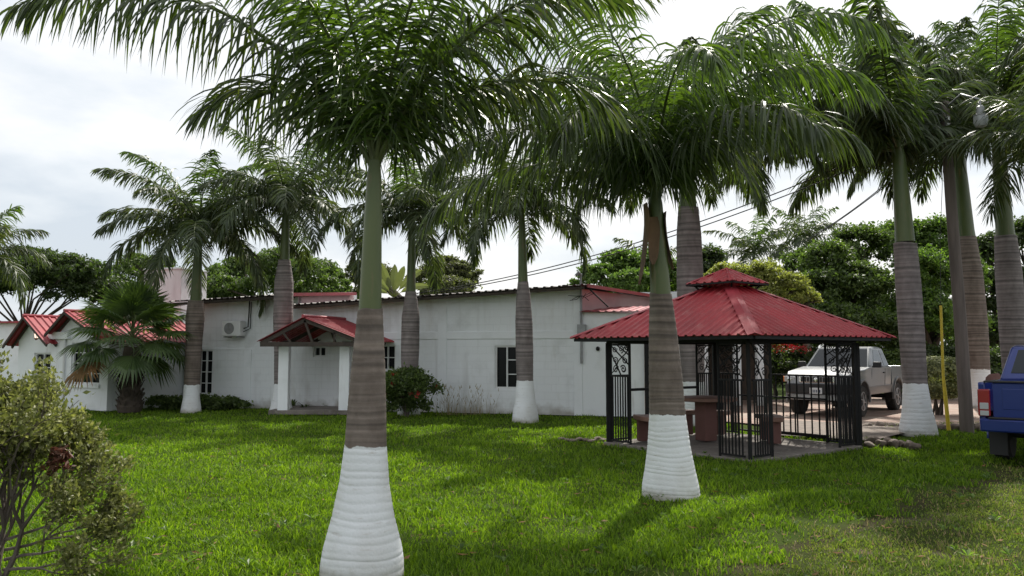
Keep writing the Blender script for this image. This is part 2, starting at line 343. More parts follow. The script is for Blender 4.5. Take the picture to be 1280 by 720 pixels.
M['carglass'] = mat('car_glass', (0.012, 0.016, 0.02), 0.06, spec=0.5)
M['lens'] = mat('clear_lamp_lens', (0.42, 0.43, 0.44), 0.15, coat=0.5)
M['redlens'] = mat('red_lamp_lens', (0.26, 0.012, 0.015), 0.2, coat=0.5)
M['amber'] = mat('amber_lamp_lens', (0.55, 0.17, 0.02), 0.25, coat=0.5)
M['plate'] = mat('number_plate', (0.62, 0.64, 0.66), 0.4)
M['plateink'] = mat('plate_ink', (0.03, 0.05, 0.12), 0.5)
M['lampglass'] = mat('prismatic_lamp_glass', (0.55, 0.58, 0.60), 0.15, spec=0.8, trans=(0.4, (1, 1, 1)))
M['brass'] = mat('aged_copper', (0.30, 0.14, 0.08), 0.4, metal=0.6)
glow = mat('lit_bulb', (0.9, 0.8, 0.7), 0.4); glow.node_tree.nodes['Principled BSDF'].inputs['Emission Color'].default_value = (1, 0.75, 0.6, 1)
glow.node_tree.nodes['Principled BSDF'].inputs['Emission Strength'].default_value = 1.2; M['glow'] = glow

# ---------------------------------------------------------------- ground
WN = (0.695, -0.719, 3.45)          # right of this line the grass is worn short by car wheels
def worn(x, y): return WN[0] * x + WN[1] * y + WN[2]
def ground_extra(m, N, K, b, cur, tco):
    def noise(sc, det=6, rough=0.6):
        n = N.new('ShaderNodeTexNoise'); n.inputs['Scale'].default_value = sc; n.inputs['Detail'].default_value = det; n.inputs['Roughness'].default_value = rough
        K(tco.outputs['Object'], n.inputs['Vector']); return n.outputs['Fac']
    def rng(x, lo, hi, a=0.0, c=1.0):
        r = N.new('ShaderNodeMapRange'); r.inputs[1].default_value = lo; r.inputs[2].default_value = hi; r.inputs[3].default_value = a; r.inputs[4].default_value = c; K(x, r.inputs[0]); return r.outputs[0]
    def mix(f, a, c):
        x = N.new('ShaderNodeMix'); x.data_type = 'RGBA'
        K(f, x.inputs[0])
        if isinstance(a, tuple): x.inputs[6].default_value = (*a, 1)
        else: K(a, x.inputs[6])
        if isinstance(c, tuple): x.inputs[7].default_value = (*c, 1)
        else: K(c, x.inputs[7])
        return x.outputs[2]
    lawn = mix(rng(noise(1.5), .35, .65), (0.035, 0.060, 0.010), (0.055, 0.085, 0.015))
    lawn = mix(rng(noise(30), .5, .75), lawn, (0.06, 0.05, 0.03))
    dirt = mix(rng(noise(9), .35, .65), (0.085, 0.068, 0.048), (0.135, 0.112, 0.082))
    wornc = mix(rng(noise(0.9), .54, .66), (0.035, 0.048, 0.012), dirt)
    wornc = mix(rng(noise(38), .56, .72), wornc, (0.065, 0.058, 0.032))
    dp = N.new('ShaderNodeVectorMath'); dp.operation = 'DOT_PRODUCT'; dp.inputs[1].default_value = (WN[0], WN[1], 0); K(tco.outputs['Object'], dp.inputs[0])
    ad = N.new('ShaderNodeMath'); ad.operation = 'MULTIPLY_ADD'; ad.inputs[1].default_value = 0.9; K(noise(1.3), ad.inputs[0]); K(dp.outputs['Value'], ad.inputs[2])
    col = mix(rng(ad.outputs[0], -WN[2] + 0.35, -WN[2] + 0.6), lawn, wornc)
    ab = N.new('ShaderNodeMath'); ab.operation = 'ADD'; ab.inputs[1].default_value = WN[2] - .45; K(ad.outputs[0], ab.inputs[0])
    a4 = N.new('ShaderNodeMath'); a4.operation = 'ABSOLUTE'; K(ab.outputs[0], a4.inputs[0])
    col = mix(rng(a4.outputs[0], .04, .18, .7, 0), col, (0.050, 0.039, 0.026))
    K(col, b.inputs['Base Color'])
    bp = N.new('ShaderNodeBump'); bp.inputs['Strength'].default_value = 0.8; bp.inputs['Distance'].default_value = 0.03; K(noise(26), bp.inputs['Height']); K(bp.outputs[0], b.inputs['Normal'])
M['ground'] = mat('lawn_soil', (0.05, 0.07, 0.02), 1.0, spec=0.04, extra=ground_extra)
def paver_extra(m, N, K, b, cur, tco):
    br = N.new('ShaderNodeTexBrick'); br.inputs['Scale'].default_value = 1; br.inputs['Brick Width'].default_value = 0.26; br.inputs['Row Height'].default_value = 0.13
    br.inputs['Mortar Size'].default_value = 0.008
    br.inputs['Color1'].default_value = (0.36, 0.22, 0.17, 1); br.inputs['Color2'].default_value = (0.27, 0.165, 0.13, 1); br.inputs['Mortar'].default_value = (0.16, 0.13, 0.10, 1)
    K(tco.outputs['Object'], br.inputs['Vector'])
    nn = N.new('ShaderNodeTexNoise'); nn.inputs['Scale'].default_value = 1.3; nn.inputs['Detail'].default_value = 6; K(tco.outputs['Object'], nn.inputs['Vector'])
    mr = N.new('ShaderNodeMapRange'); mr.inputs[1].default_value = .4; mr.inputs[2].default_value = .65; K(nn.outputs['Fac'], mr.inputs[0])
    mx = N.new('ShaderNodeMix'); mx.data_type = 'RGBA'; K(mr.outputs[0], mx.inputs[0]); K(br.outputs['Color'], mx.inputs[6]); mx.inputs[7].default_value = (0.33, 0.26, 0.21, 1)
    K(mx.outputs[2], b.inputs['Base Color'])
M['paver'] = mat('driveway_pavers', (0.3, 0.2, 0.16), 0.85, extra=paver_extra)

# ground sheet: fine relief near the camera, flat to the horizon
gx = np.concatenate([[-1500, -400, -120, -50], np.arange(-24, 24.1, 0.4), [50, 120, 400, 1500]])
gy = np.concatenate([[-1500, -300, -60, -15], np.arange(-6, 34.1, 0.4), [50, 90, 200, 500, 1500]])
GX, GY = np.meshgrid(gx, gy)
def gh(x, y):
    near = np.clip(1 - np.hypot(x, y - 10) / 30, 0, 1)
    h = 0.018 * np.sin(x * 1.7 + np.sin(y * .9)) * np.sin(y * 1.3 + x * .4) + 0.012 * np.sin(x * 3.9 + y * 2.1)
    rut = -0.05 * np.exp(-((WN[0] * x + WN[1] * y + WN[2]) / 0.35) ** 2) + 0.03 * np.exp(-((WN[0] * x + WN[1] * y + WN[2] + 0.6) / 0.4) ** 2)
    return (h + rut) * np.clip(near * 3, 0, 1) - 0.03
GZ = gh(GX, GY)
nx, ny = len(gx), len(gy)
idx = np.arange(nx * ny).reshape(ny, nx)
q = np.stack([idx[:-1, :-1], idx[:-1, 1:], idx[1:, 1:], idx[1:, :-1]], -1).reshape(-1, 4)
structure(np_mesh('ground', np.stack([GX, GY, GZ], -1).reshape(-1, 3), q, np.zeros((0, 3)), M['ground'], smooth=True))

# paved drive behind the gazebo
b = MB(); pts = [(6.3, 17.6), (7.5, 17.3), (11.6, 18.9), (17, 21.5), (40, 33), (40, 41), (14, 29.5), (8, 27.5), (1.0, 26.5), (1.5, 24.0), (3.8, 20.5)]
b.add([(x, y, 0.02) for x, y in pts], [tuple(range(len(pts)))]); structure(b.build('driveway', M['paver']))
# ================================================================ buildings
def wall_mesh(name, A, e, length, z0, z1, material, parent, openings=(), thick=0.18, ztop2=None, gable=None, bottom=0.0):
    """wall from A along unit e; top goes z0 -> z1; openings (u0,u1,za,zb); outward normal = e rotated so it faces the camera side"""
    n = Vector((e[1], -e[0], 0))
    if n.dot(Vector((-A[0], -A[1], 0))) < 0: n = -n
    us = {0.0, length}; zsb = {bottom}
    if gable: us.add(gable[0])
    for o in openings: us |= {o[0], o[1]}; zsb |= {o[2], o[3]}
    us = sorted(us); zs = sorted(zsb)
    def top(u):
        if gable:
            g, zg = gable
            return z0 + (zg - z0) * u / g if u <= g else zg + (z1 - zg) * (u - g) / (length - g)
        return z0 + (z1 - z0) * u / length
    def P(u, z, d): return Vector((A[0] + e[0] * u, A[1] + e[1] * u, z)) - n * d
    m = MB(); uv = []
    def quad(p, uvs):
        m.add(p, [(0, 1, 2, 3)]); uv.extend(uvs)
    for i in range(len(us) - 1):
        a, c = us[i], us[i + 1]
        for j in range(len(zs)):
            za = zs[j]; mid = (a + c) / 2
            last = j == len(zs) - 1
            zb0, zb1 = (top(a), top(c)) if last else (zs[j + 1], zs[j + 1])
            zm = (za + (zb0 if last else zs[j + 1])) / 2
            if any(o[0] < mid < o[1] and o[2] < zm < o[3] for o in openings): continue
            for d in (0, thick):
                quad([P(a, za, d), P(c, za, d), P(c, zb1, d), P(a, zb0, d)], [(a, za), (c, za), (c, zb1), (a, zb0)])
        quad([P(a, top(a), 0), P(c, top(c), 0), P(c, top(c), thick), P(a, top(a), thick)], [(a, 0), (c, 0), (c, .1), (a, .1)])
    for o in openings:
        a, c, za, zb = o
        for (p, q2) in (((a, za), (c, za)), ((c, za), (c, zb)), ((c, zb), (a, zb)), ((a, zb), (a, za))):
            quad([P(p[0], p[1], 0), P(q2[0], q2[1], 0), P(q2[0], q2[1], thick), P(p[0], p[1], thick)], [(p[0], p[1]), (q2[0], q2[1]), (q2[0], q2[1]), (p[0], p[1])])
    for u in (0, length):
        quad([P(u, bottom, 0), P(u, top(u), 0), P(u, top(u), thick), P(u, bottom, thick)], [(u, 0), (u, top(u)), (u + thick, top(u)), (u + thick, 0)])
    o = m.build(name, material, parent, world=True)
    ul = o.data.uv_layers.new(name='UVMap')
    for li, c in zip(range(len(ul.data)), uv): ul.data[li].uv = c
    return o, P

def window(A, e, o, P, parent, mull=1, bars=2, sill=True, grille=False, open_left=False):
    """frame set 5 cm into the wall, dark pane behind it, optional sill"""
    a, c, za, zb = o; f = MB(); t = 0.045
    def bar(u0, z0, u1, z1, w, d0=0.05, d1=0.10):
        f.prism([(u0 - (w if u0 == u1 else 0), z0 - (w if z0 == z1 else 0)), (u1 + (w if u0 == u1 else 0), z0 - (w if z0 == z1 else 0)),
                 (u1 + (w if u0 == u1 else 0), z1 + (w if z0 == z1 else 0)), (u0 - (w if u0 == u1 else 0), z1 + (w if z0 == z1 else 0))], P, d0, d1)
    bar(a + t / 2, za, a + t / 2, zb, t / 2); bar(c - t / 2, za, c - t / 2, zb, t / 2)
    bar(a + t, za + t / 2, c - t, za + t / 2, t / 2); bar(a + t, zb - t / 2, c - t, zb - t / 2, t / 2)
    for k in range(mull):
        u = a + (c - a) * (k + 1) / (mull + 1); bar(u, za + t, u, zb - t, 0.018)
    lo = a + t; hi = c - t if not open_left else a + (c - a) / 2 - 0.018
    for k in range(bars):
        z = za + (zb - za) * (k + 1) / (bars + 1); bar(lo, z, hi, z, 0.012, 0.055, 0.085)
    fr = f.build('window', M['iron'] if grille else M['white'], parent, world=True)
    p = MB(); p.prism([(a, za), (c, za), (c, zb), (a, zb)], P, 0.12, 0.14); p.build('pane', M['black'], fr, world=True)
    if sill:
        s = MB(); s.prism([(a - 0.06, za - 0.11), (c + 0.06, za - 0.11), (c + 0.06, za), (a - 0.06, za)], P, -0.06, 0.04); s.build('sill', M['plaster'], fr, world=True, bevel=0.008)
    return fr

def sheet_roof(name, O, eu, su, W, topf, material, parent, pitch=0.16, rib=0.022, botf=None, thick=0.006):
    """corrugated sheet: O eave corner, eu eave direction, su unit up-slope; ribs run up the slope"""
    O, eu, su = Vector(O), Vector(eu).normalized(), Vector(su).normalized(); n = eu.cross(su).normalized()
    if n.z < 0: n = -n
    us = []; k = 0; u = 0
    prof = [(0, 0), (0.30, 0), (0.42, 1), (0.62, 1), (0.74, 0)]
    while k * pitch < W:
        for a, h in prof:
            u = (k + a) * pitch
            if u < W: us.append((u, h * rib))
        k += 1
    us.append((W, 0)); m = MB()
    for (u0, h0), (u1, h1) in zip(us[:-1], us[1:]):
        if u1 - u0 < 1e-6: continue
        b0, b1 = (botf(u0), botf(u1)) if botf else (0, 0)
        t0, t1 = max(topf(u0), b0), max(topf(u1), b1)
        # split along the slope so the surface shades smoothly
        m.add([O + eu * u0 + su * b0 + n * h0, O + eu * u1 + su * b1 + n * h1, O + eu * u1 + su * t1 + n * h1, O + eu * u0 + su * t0 + n * h0], [(0, 1, 2, 3)])
    return m.build(name, material, parent, world=True, solid=thick)

# ---- long white block building
R0 = ground(727, 519.5); L0 = ground(238, 508.5)
eL = (L0 - R0).normalized()                      # leftwards along the facade
nF = Vector((eL.y, -eL.x, 0));  nF = nF if nF.y < 0 else -nF   # outward, to the lawn
back = -nF
def FP(u, d, z): return R0 + eL * u + nF * d + Vector((0, 0, z))     # d = metres out in front of the facade
uW, _ = hit(371, 450, R0, eL); uE, _ = hit(233, 450, R0, eL)
zR = hit(727, 361, R0, eL)[1]; zM = hit(371, 385.5, R0, eL)[1]
main = thing('white_building', 'long white painted block building with dark eaves between the carport and the red porch', 'building', R0)
def op(p0, p1): a = hit(p0[0], p0[1], R0, eL); b_ = hit(p1[0], p1[1], R0, eL); return (min(a[0], b_[0]), max(a[0], b_[0]), min(a[1], b_[1]), max(a[1], b_[1]))
w1 = op((618.5, 432), (648, 486)); w2 = op((474, 431), (494, 463)); w3 = op((391.5, 433), (407, 446)); w4 = op((370, 433), (380, 446))
wl, PW = wall_mesh('wall', R0, eL, uW, zR, zM, M['wall'], main, [w1, w2, w3])
window(R0, eL, w1, PW, main, mull=1, bars=2, open_left=True, sill=False)
window(R0, eL, w2, PW, main, mull=1, bars=1, sill=False)
window(R0, eL, w3, PW, main, mull=1, bars=0, sill=False)
# surround of the big window, ring beam and pilasters stand 3 cm proud
m = MB()
zb0 = hit(700, 418.5, R0, eL)[1]
for (ua, ub) in ((0.0, uW),):
    m.prism([(ua, zb0 - .10), (ub, zb0 - .10), (ub, zb0 + .10), (ua, zb0 + .10)], PW, -0.028, 0.02)
m.build('ring_beam', M['plaster'], main, world=True, bevel=0.006)
for px in (727, 553, 470):
    u = hit(px, 450, R0, eL)[0]
    m = MB(); m.prism([(u - .02 if px == 727 else u - .13, 0), (u + .2 if px == 727 else u + .13, 0), (u + .2 if px == 727 else u + .13, zR - .28), (u - .02 if px == 727 else u - .13, zR - .28)], PW, -0.034, 0.02)
    m.build('pilaster', M['plaster'], main, world=True, bevel=0.006)
# the opened sash: left half of the window is a black hole, the room's darkness painted by the same dark pane
# end wall (pink) receding to the right
endP = at(812, 380, 25.2); eE = Vector((endP.x - R0.x, endP.y - R0.y, 0)); lE = eE.length; eE.normalize()
m = MB()
zE = at(812, 376, 25.2).z
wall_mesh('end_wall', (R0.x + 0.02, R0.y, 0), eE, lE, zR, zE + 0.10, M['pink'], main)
wall_mesh('back_wall', FP(uW, -6, 0), -eL, uW + 2.2, zR + .32, zR + .32, M['plaster'], main)
# roof: shed sheet with eave overhang and rafter ends
ov = 0.55
zo = 0.085
pA = FP(-0.25, ov, zR + zo - 0.03); pB = FP(uW + 0.1, ov, zM + zo - 0.03)
rise = 0.05
su = (back * 1.0 + Vector((0, 0, rise))).normalized()
ed = (pB - pA).normalized()
sheet_roof('roof', pA, ed, su, (pB - pA).length, lambda u: 6.8, M['darkroof'], main, pitch=0.20, rib=0.03)
# right-hand rake: the same roof covers the widening gable, edged in red
m = MB()
k0 = pA + Vector((0, 0, 0.01)); k1 = Vector((endP.x + 0.45, endP.y, zE + 0.13))
m.add([k0, k1, k1 + back * 3, k0 + back * 6.8 + Vector((0, 0, .3))], [(0, 1, 2, 3)])
m.build('roof', M['darkroof'], main, world=True, solid=0.03)
m = MB(); m.beam(k0 + Vector((0.03, -.02, -0.03)), k1 + Vector((0, 0, -0.03)), 0.03, 0.09); m.build('fascia', M['redcap'], main, world=True)
m = MB(); m.beam(FP(-0.2, ov - 0.05, zR + zo - 0.10), FP(uW + 0.05, ov - 0.05, zM + zo - 0.10), 0.05, 0.07); m.build('fascia', M['wood'], main, world=True)
k = 0
u = 0.35
while u < uW:
    z = zR + (zM - zR) * u / uW
    m = MB(); m.beam(FP(u, ov - 0.09, z + 0.035), FP(u, -0.3, z + 0.06), 0.09, 0.12); m.build('rafter', M['wood'], main, world=True)
    u += 0.78
# service mast, meter box and bracket at the corner
m = MB(); um = -0.02
m.tube([FP(um, 0.07, 1.35), FP(um, 0.07, zR + 0.35)], 0.032, 8); m.tube([FP(um, 0.07, zR + 0.35), FP(um + 0.05, 0.14, zR + 0.42), FP(um + 0.1, 0.2, zR + 0.34)], 0.04, 8)
cz = hit(727, 412, R0, eL)[1]
m.box(FP(um - 0.02, 0.10, cz), (0.22, 0.14, 0.26), Matrix.Rotation(math.atan2(eL.y, eL.x), 3, 'Z'))
tag(m.build('service_mast', M['grey'], loc=FP(um, 0.07, 0)), 'grey conduit mast with meter box at the right corner of the long white wall', 'conduit')
m = MB()
random.seed(4)
for k in range(7):
    a = random.uniform(-1, 1)
    z = hit(727, 370, R0, eL)[1]
    m.tube([FP(um, 0.09, z), FP(um + a * 0.15, 0.15, z - 0.12 * random.random()), FP(um + a * 0.42, 0.12 + .1 * random.random(), z + random.uniform(-.18, .1))], 0.008, 5)
tag(m.build('cable_bundle', M['cable'], loc=FP(um, 0.09, 3.0)), 'tangle of black service cables under the eave beside the mast', 'cables')
m = MB(); z = hit(743, 436, R0, eL)[1]; m.lathe([(0.03, -.05), (0.05, -.02), (0.05, .03), (0.02, .06)], FP(-.45, .05, z), 10); m.tube([FP(-.45, .05, z), FP(-.45, -.12, z)], 0.012, 6)
tag(m.build('flood_lamp', M['iron'], loc=FP(-.45, .05, z)), 'tiny black spotlight on the white wall right of the mast', 'lamp')
# lean-to wall continuing to the right with a thin red roof
uA = hit(805, 450, R0, eL)[0]
zA = hit(745, 390, R0, eL)[1]
annex = thing('lean_to', 'white plastered lean-to with a thin red roof edge behind the left end of the gazebo', 'building', R0 - eL * 1)
wall_mesh('wall', FP(-0.02, 0.01, 0), -eL, abs(uA) - 0.02, zA, zA - 0.05, M['plaster'], annex)
c0 = FP(uA, 0.01, 0)
wall_mesh('side_wall', FP(uA, -.17, 0), back, 5.0, zA - .05, zA - .05, M['plaster'], annex)
sheet_roof('roof', FP(-0.0, 0.22, zA + 0.0), -eL, (back + Vector((0, 0, 0.10))).normalized(), abs(uA) + 0.25, lambda u: 2.5, M['red'], annex, pitch=0.2)
m = MB(); d0 = FP(uA - 0.12, 0.05, 0); m.box(d0 + Vector((0, 0, 1.0)), (0.20, 0.12, 2.0), Matrix.Rotation(math.atan2(eL.y, eL.x), 3, 'Z')); m.build('post', M['iron'], annex, world=True, bevel=0.01)
m = MB(); q0 = FP(0.02, 0.06, hit(740, 362, R0, eL)[1]); m.tube([FP(-.15, .3, zR + .1), FP(-.75, .15, zA + .12)], 0.02, 6); m.build('brace', M['iron'], annex, world=True)

# left part of the long building, slightly taller, with pink end above the other roof
left = thing('left_block', 'left block of the white building, with the air conditioner on its wall behind a palm', 'building', FP(uW + 1, 0, 0))
zL0 = hit(372, 371, R0, eL)[1]; zL1 = hit(240, 380, R0, eL)[1]
aL = FP(uW, 0, 0); lL = uE - uW
wd = (hit(249, 437, R0, eL)[0], hit(266, 437, R0, eL)[0]); zd = (hit(257, 493, R0, eL)[1], hit(257, 437, R0, eL)[1])
oL = (min(wd) - uW, max(wd) - uW, zd[0], zd[1])
oL2 = (w4[0] - uW, w4[1] - uW, w4[2], w4[3])
_, PL = wall_mesh('wall', aL, eL, lL, zL0, zL1, M['wall'], left, [oL, oL2] if oL2[0] > 0.02 else [oL])
window(aL, eL, oL, PL, left, mull=1, bars=3, sill=False)
if oL2[0] > 0.02: window(aL, eL, oL2, PL, left, mull=1, bars=0, sill=False)
m = MB(); zb1 = hit(300, 437, R0, eL)[1]
m.prism([(0, zb1), (oL[0] - .05, zb1), (oL[0] - .05, zb1 + .03), (0, zb1 + .03)], PL, -0.02, 0.02); m.build('ring_beam', M['plaster'], left, world=True)
for px in (310, 345):
    u = hit(px, 450, R0, eL)[0] - uW
    m = MB(); m.prism([(u - .12, 0), (u + .12, 0), (u + .12, zb1 - .01), (u - .12, zb1 - .01)], PL, -0.03, 0.02); m.build('pilaster', M['plaster'], left, world=True, bevel=.005)
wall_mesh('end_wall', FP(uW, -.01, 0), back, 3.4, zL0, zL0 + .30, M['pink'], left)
wall_mesh('back_wall', FP(uE, -3.5, 0), -eL, uE - uW, zL1 + .32, zL0 + .32, M['plaster'], left)
wall_mesh('side_wall', FP(uE, -.2, 0), back, 3.3, zL1, zL1 + .3, M['plaster'], left)
qa = FP(uW - .1, ov, zL0 + zo - .05); qb = FP(uE + .3, ov, zL1 + zo - .05)
sheet_roof('roof', qa, (qb - qa).normalized(), (back + Vector((0, 0, .08))).normalized(), (qb - qa).length, lambda u: 3.9, M['darkroof'], left, pitch=.2, rib=.03)
m = MB(); m.beam(FP(uW - .12, ov, zL0 + zo - .06), FP(uW - .12, -3.4, zL0 + zo + .24), 0.03, 0.10); m.build('fascia', M['redcap'], left, world=True)
m = MB(); m.beam(FP(uW - .05, ov - 0.05, zL0 + zo - 0.12), FP(uE + .25, ov - 0.05, zL1 + zo - 0.12), 0.05, 0.08); m.build('fascia', M['wood'], left, world=True)
u = uW + .15
while u < uE:
    z = zL0 + (zL1 - zL0) * (u - uW) / lL
    m = MB(); m.beam(FP(u, ov - .09, z + .02), FP(u, -.3, z + .05), 0.09, 0.13); m.build('rafter', M['wood'], left, world=True); u += 0.8
# rooftop water tank housing
tk = thing('roof_tank', 'pale pinkish square masonry water tank rising above the roof at left', 'water tank', at(220, 375, 26.5))
tb = at(190, 376, 26.8); m = MB()
cT = (at(183, 372, 27.5) + at(257, 372, 26.3)) / 2
Rt = Matrix.Rotation(math.radians(-18), 3, 'Z')
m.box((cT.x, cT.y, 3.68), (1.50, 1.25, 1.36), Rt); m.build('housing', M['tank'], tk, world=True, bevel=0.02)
m = MB(); m.box((cT.x, cT.y, 4.38), (1.58, 1.33, 0.06), Rt); m.build('coping', M['plaster'], tk, world=True, bevel=0.01)
m = MB(); m.box((cT.x, cT.y, 1.49), (1.46, 1.21, 3.0), Rt); m.build('tank_base', M['plaster'], tk, world=True)
# air conditioner
uc, zc = hit(298, 411, R0, eL)
ac = thing('air_conditioner', 'beige box air conditioner on brackets high on the left white wall', 'air conditioner', FP(uc, 0.2, zc))
Rf = Matrix.Rotation(math.atan2(eL.y, eL.x) + math.pi, 3, 'Z')
m = MB(); m.box(FP(uc, .22, zc), (0.62, 0.30, 0.44), Rf); m.build('casing', M['white'], ac, world=True, bevel=0.02)
m = MB(); m.lathe([(0.17, 0), (0.17, .012), (0.14, .014), (0.14, .004)], (0, 0, 0), 20, axis='y')
mm = MB(); pc = FP(uc + .06, .375, zc)
mm.v = [tuple(Rf @ Vector(p) + pc) for p in m.v]; mm.f = m.f; mm.m = m.m; mm.build('fan_grille', M['grey'], ac, world=True)
for s in (-.22, .22):
    m = MB(); m.beam(FP(uc + s, .02, zc - .25), FP(uc + s, .38, zc - .25), .03, .04); m.build('bracket', M['grey'], ac, world=True)
m = MB(); m.tube([FP(uc - .32, .2, zc), FP(uc - .4, .1, zc + .05), FP(uc - .4, .05, zc + .9)], .018, 6); m.tube([FP(uc - .3, .2, zc - .1), FP(uc - .46, .08, zc), FP(uc - .46, .05, zc + .8)], .014, 6); m.build('pipe', M['cable'], ac, world=True)

# ---- entrance porch with red gable roof on two white columns
g1 = ground(354.5, 517.5); g2 = ground(430.5, 517.5)
eP = (g2 - g1).normalized(); bP = Vector((-eP.y, eP.x, 0)); bP = (bP + Vector((0.36, 0, 0))).normalized()
porch = thing('entrance_porch', 'small entrance porch with a red gable roof on two white square columns', 'porch', (g1 + g2) / 2)
zt = at(354, 432, g1.y).z
for g in (g1, g2):
    m = MB(); m.box(g + Vector((0, 0, zt / 2)), (0.27, 0.27, zt)); m.build('column', M['plaster'], porch, world=True, bevel=.012)
    m = MB(); g_ = g + bP * 1.0
mid = (g1 + g2) / 2
Wp = 2.85
pl_ = at(321, 426, 21.1); pl_ = Vector((pl_.x, pl_.y, 0)); zEv = at(321, 427, 21.1).z; zRd = at(374, 396.5, 21.1).z
Lp = 3.3
pr_ = pl_ + eP * Wp
rd = pl_ + eP * (Wp * 0.42)
sl = Vector((rd.x, rd.y, zRd)); el = Vector((pl_.x, pl_.y, zEv)); er = Vector((pr_.x, pr_.y, zEv))
sheet_roof('roof', el, bP, (sl - el), Lp, lambda u: (sl - el).length, M['red'], porch, pitch=.17, rib=.028)
sheet_roof('roof', er, bP, (sl - er), Lp, lambda u: (sl - er).length, M['red'], porch, pitch=.17, rib=.028)
m = MB(); m.tube([sl + Vector((0, -.02, .03)), sl + bP * Lp + Vector((0, 0, .03))], .05, 8); m.build('ridge_cap', M['redcap'], porch, world=True, smooth=60)
m = MB()
for dd in (0.08, 1.2, 2.3):
    A_ = el + bP * dd + Vector((0, 0, -.06)) + eP * .05; B_ = er + bP * dd + Vector((0, 0, -.06)) - eP * .05; C_ = sl + bP * dd + Vector((0, 0, -.08))
    m.beam(A_, C_, .05, .09); m.beam(B_, C_, .05, .09)
    if dd < 1: m.beam(A_ + Vector((0, 0, -.01)), B_ + Vector((0, 0, -.01)), .10, .12)
    m.beam((A_ + B_) / 2, C_, .05, .06); m.beam(A_ * .7 + B_ * .3, C_ * .5 + A_ * .5 + Vector((0, 0, 0)), .04, .05); m.beam(B_ * .7 + A_ * .3, C_ * .5 + B_ * .5, .04, .05)
for t in (0.3, .9):
    pass
m.beam(Vector((g1.x, g1.y, zt + .05)) - bP * .1, Vector((g1.x, g1.y, zt + .05)) + bP * 2.4, .09, .12)
m.beam(Vector((g2.x, g2.y, zt + .05)) - bP * .1, Vector((g2.x, g2.y, zt + .05)) + bP * 2.4, .09, .12)
m.build('truss', M['wood'], porch, world=True)
m = MB(); cc = mid + bP * .95
m.box((cc.x, cc.y, .05), (3.0, 2.1, .12), Matrix.Rotation(math.atan2(eP.y, eP.x), 3, 'Z')); m.build('floor_slab', M['concrete'], porch, world=True, bevel=.01)

# ---- left cottage with two red gables
C0 = ground(133, 514); a30 = math.radians(30)
eC = Vector((-math.cos(a30), math.sin(a30), 0)); bC = Vector((math.sin(a30), math.cos(a30), 0))
cot = thing('cottage', 'white cottage with two small red gables at the far left behind the fan palm', 'building', C0)
def hc(px, py): return hit(px, py, C0, eC)
wA = (hc(126, 428)[0], hc(90, 428)[0], hc(108, 480)[1], hc(108, 428)[1])
wB = (hc(71, 441)[0], hc(43, 441)[0], hc(58, 478)[1], hc(58, 441)[1])
uJ = hc(66, 420)[0]; uK = hc(24, 420)[0]
zEc = hc(133, 424)[1]; zPk = hc(94, 392)[1]; zPk2 = hc(43, 398)[1]
_, PC = wall_mesh('wall', C0, eC, uJ, zEc, zEc - .05, M['plaster'], cot, [wA], gable=(hc(94, 400)[0], zPk))
window(C0, eC, wA, PC, cot, mull=2, bars=3, grille=False)
A2 = C0 + eC * (uJ + .001)
oB = (wB[0] - uJ, wB[1] - uJ, wB[2], wB[3])
oB = (max(oB[0], .05), oB[1], oB[2], oB[3])
_, PC2 = wall_mesh('wall', A2, eC, uK - uJ, zEc + .02, zEc, M['plaster'], cot, [oB], gable=(hc(43, 400)[0] - uJ, zPk2))
window(A2, eC, oB, PC2, cot, mull=1, bars=3, sill=False)
wall_mesh('side_wall', C0 + bC * .19, bC, 3.6, zEc, zEc, M['plaster'], cot)
wall_mesh('side_wall', C0 + eC * uK + bC * .19, bC, 3.6, zEc - .1, zEc - .1, M['plaster'], cot)
def gable(u0, up, u1, ze, zp, Lb, ovh=0.35, k1=1.0):
    f = -bC * ovh
    def Q(u, z): return C0 + eC * u + f + Vector((0, 0, z))
    s0 = (zp - ze) / (up - u0); e0 = Q(u0 - .28, ze - .28 * s0 + .06); pk = Q(up, zp + .06); s1 = (zp - ze) / (u1 - up); e1 = Q(u1 + .28 * k1, ze - .28 * k1 * s1 + .06)
    sheet_roof('roof', e0, bC, pk - e0, Lb + ovh, lambda u: (pk - e0).length, M['red'], cot, pitch=.22, rib=.03)
    sheet_roof('roof', e1, bC, pk - e1, Lb + ovh, lambda u: (pk - e1).length, M['red'], cot, pitch=.22, rib=.03)
    m = MB(); m.tube([pk + Vector((0, 0, .02)), pk + bC * (Lb + ovh) + Vector((0, 0, .02))], .045, 8); m.build('ridge_cap', M['redcap'], cot, world=True)
    for d in (0.02, .3):
        m = MB(); m.beam(e0 + bC * d - Vector((0, 0, .05)), pk + bC * d - Vector((0, 0, .05)), .04, .07); m.beam(e1 + bC * d - Vector((0, 0, .05)), pk + bC * d - Vector((0, 0, .05)), .04, .07); m.build('rake_board', M['wood'], cot, world=True)
gable(0, hc(94, 400)[0], uJ, zEc, zPk, 3.3, k1=-.5)
gable(uJ, hc(43, 400)[0], uK, zEc, zPk2, 1.4)
m = MB(); ud = hc(82, 450)[0]
m.tube([PC2(ud - uJ, 0.3, -.05) if ud > uJ else PC(ud, .1, -.05), PC(ud, 2.1, -.05)], .035, 8); m.build('downpipe', M['white'], cot, world=True)
m = MB(); m.prism([(hc(84, 420)[0] - .2, hc(75, 424)[1]), (hc(64, 420)[0], hc(75, 424)[1]), (hc(64, 420)[0], hc(75, 415)[1]), (hc(84, 420)[0] - .2, hc(75, 415)[1])], PC, -0.12, 0.02); m.build('gutter_box', M['plaster'], cot, world=True, bevel=.01)
ul_, zl_ = hc(51.5, 419)
lp = thing('wall_lantern', 'lit copper wall lantern under the left red gable', 'wall lamp', PC(ul_, zl_, -.12))
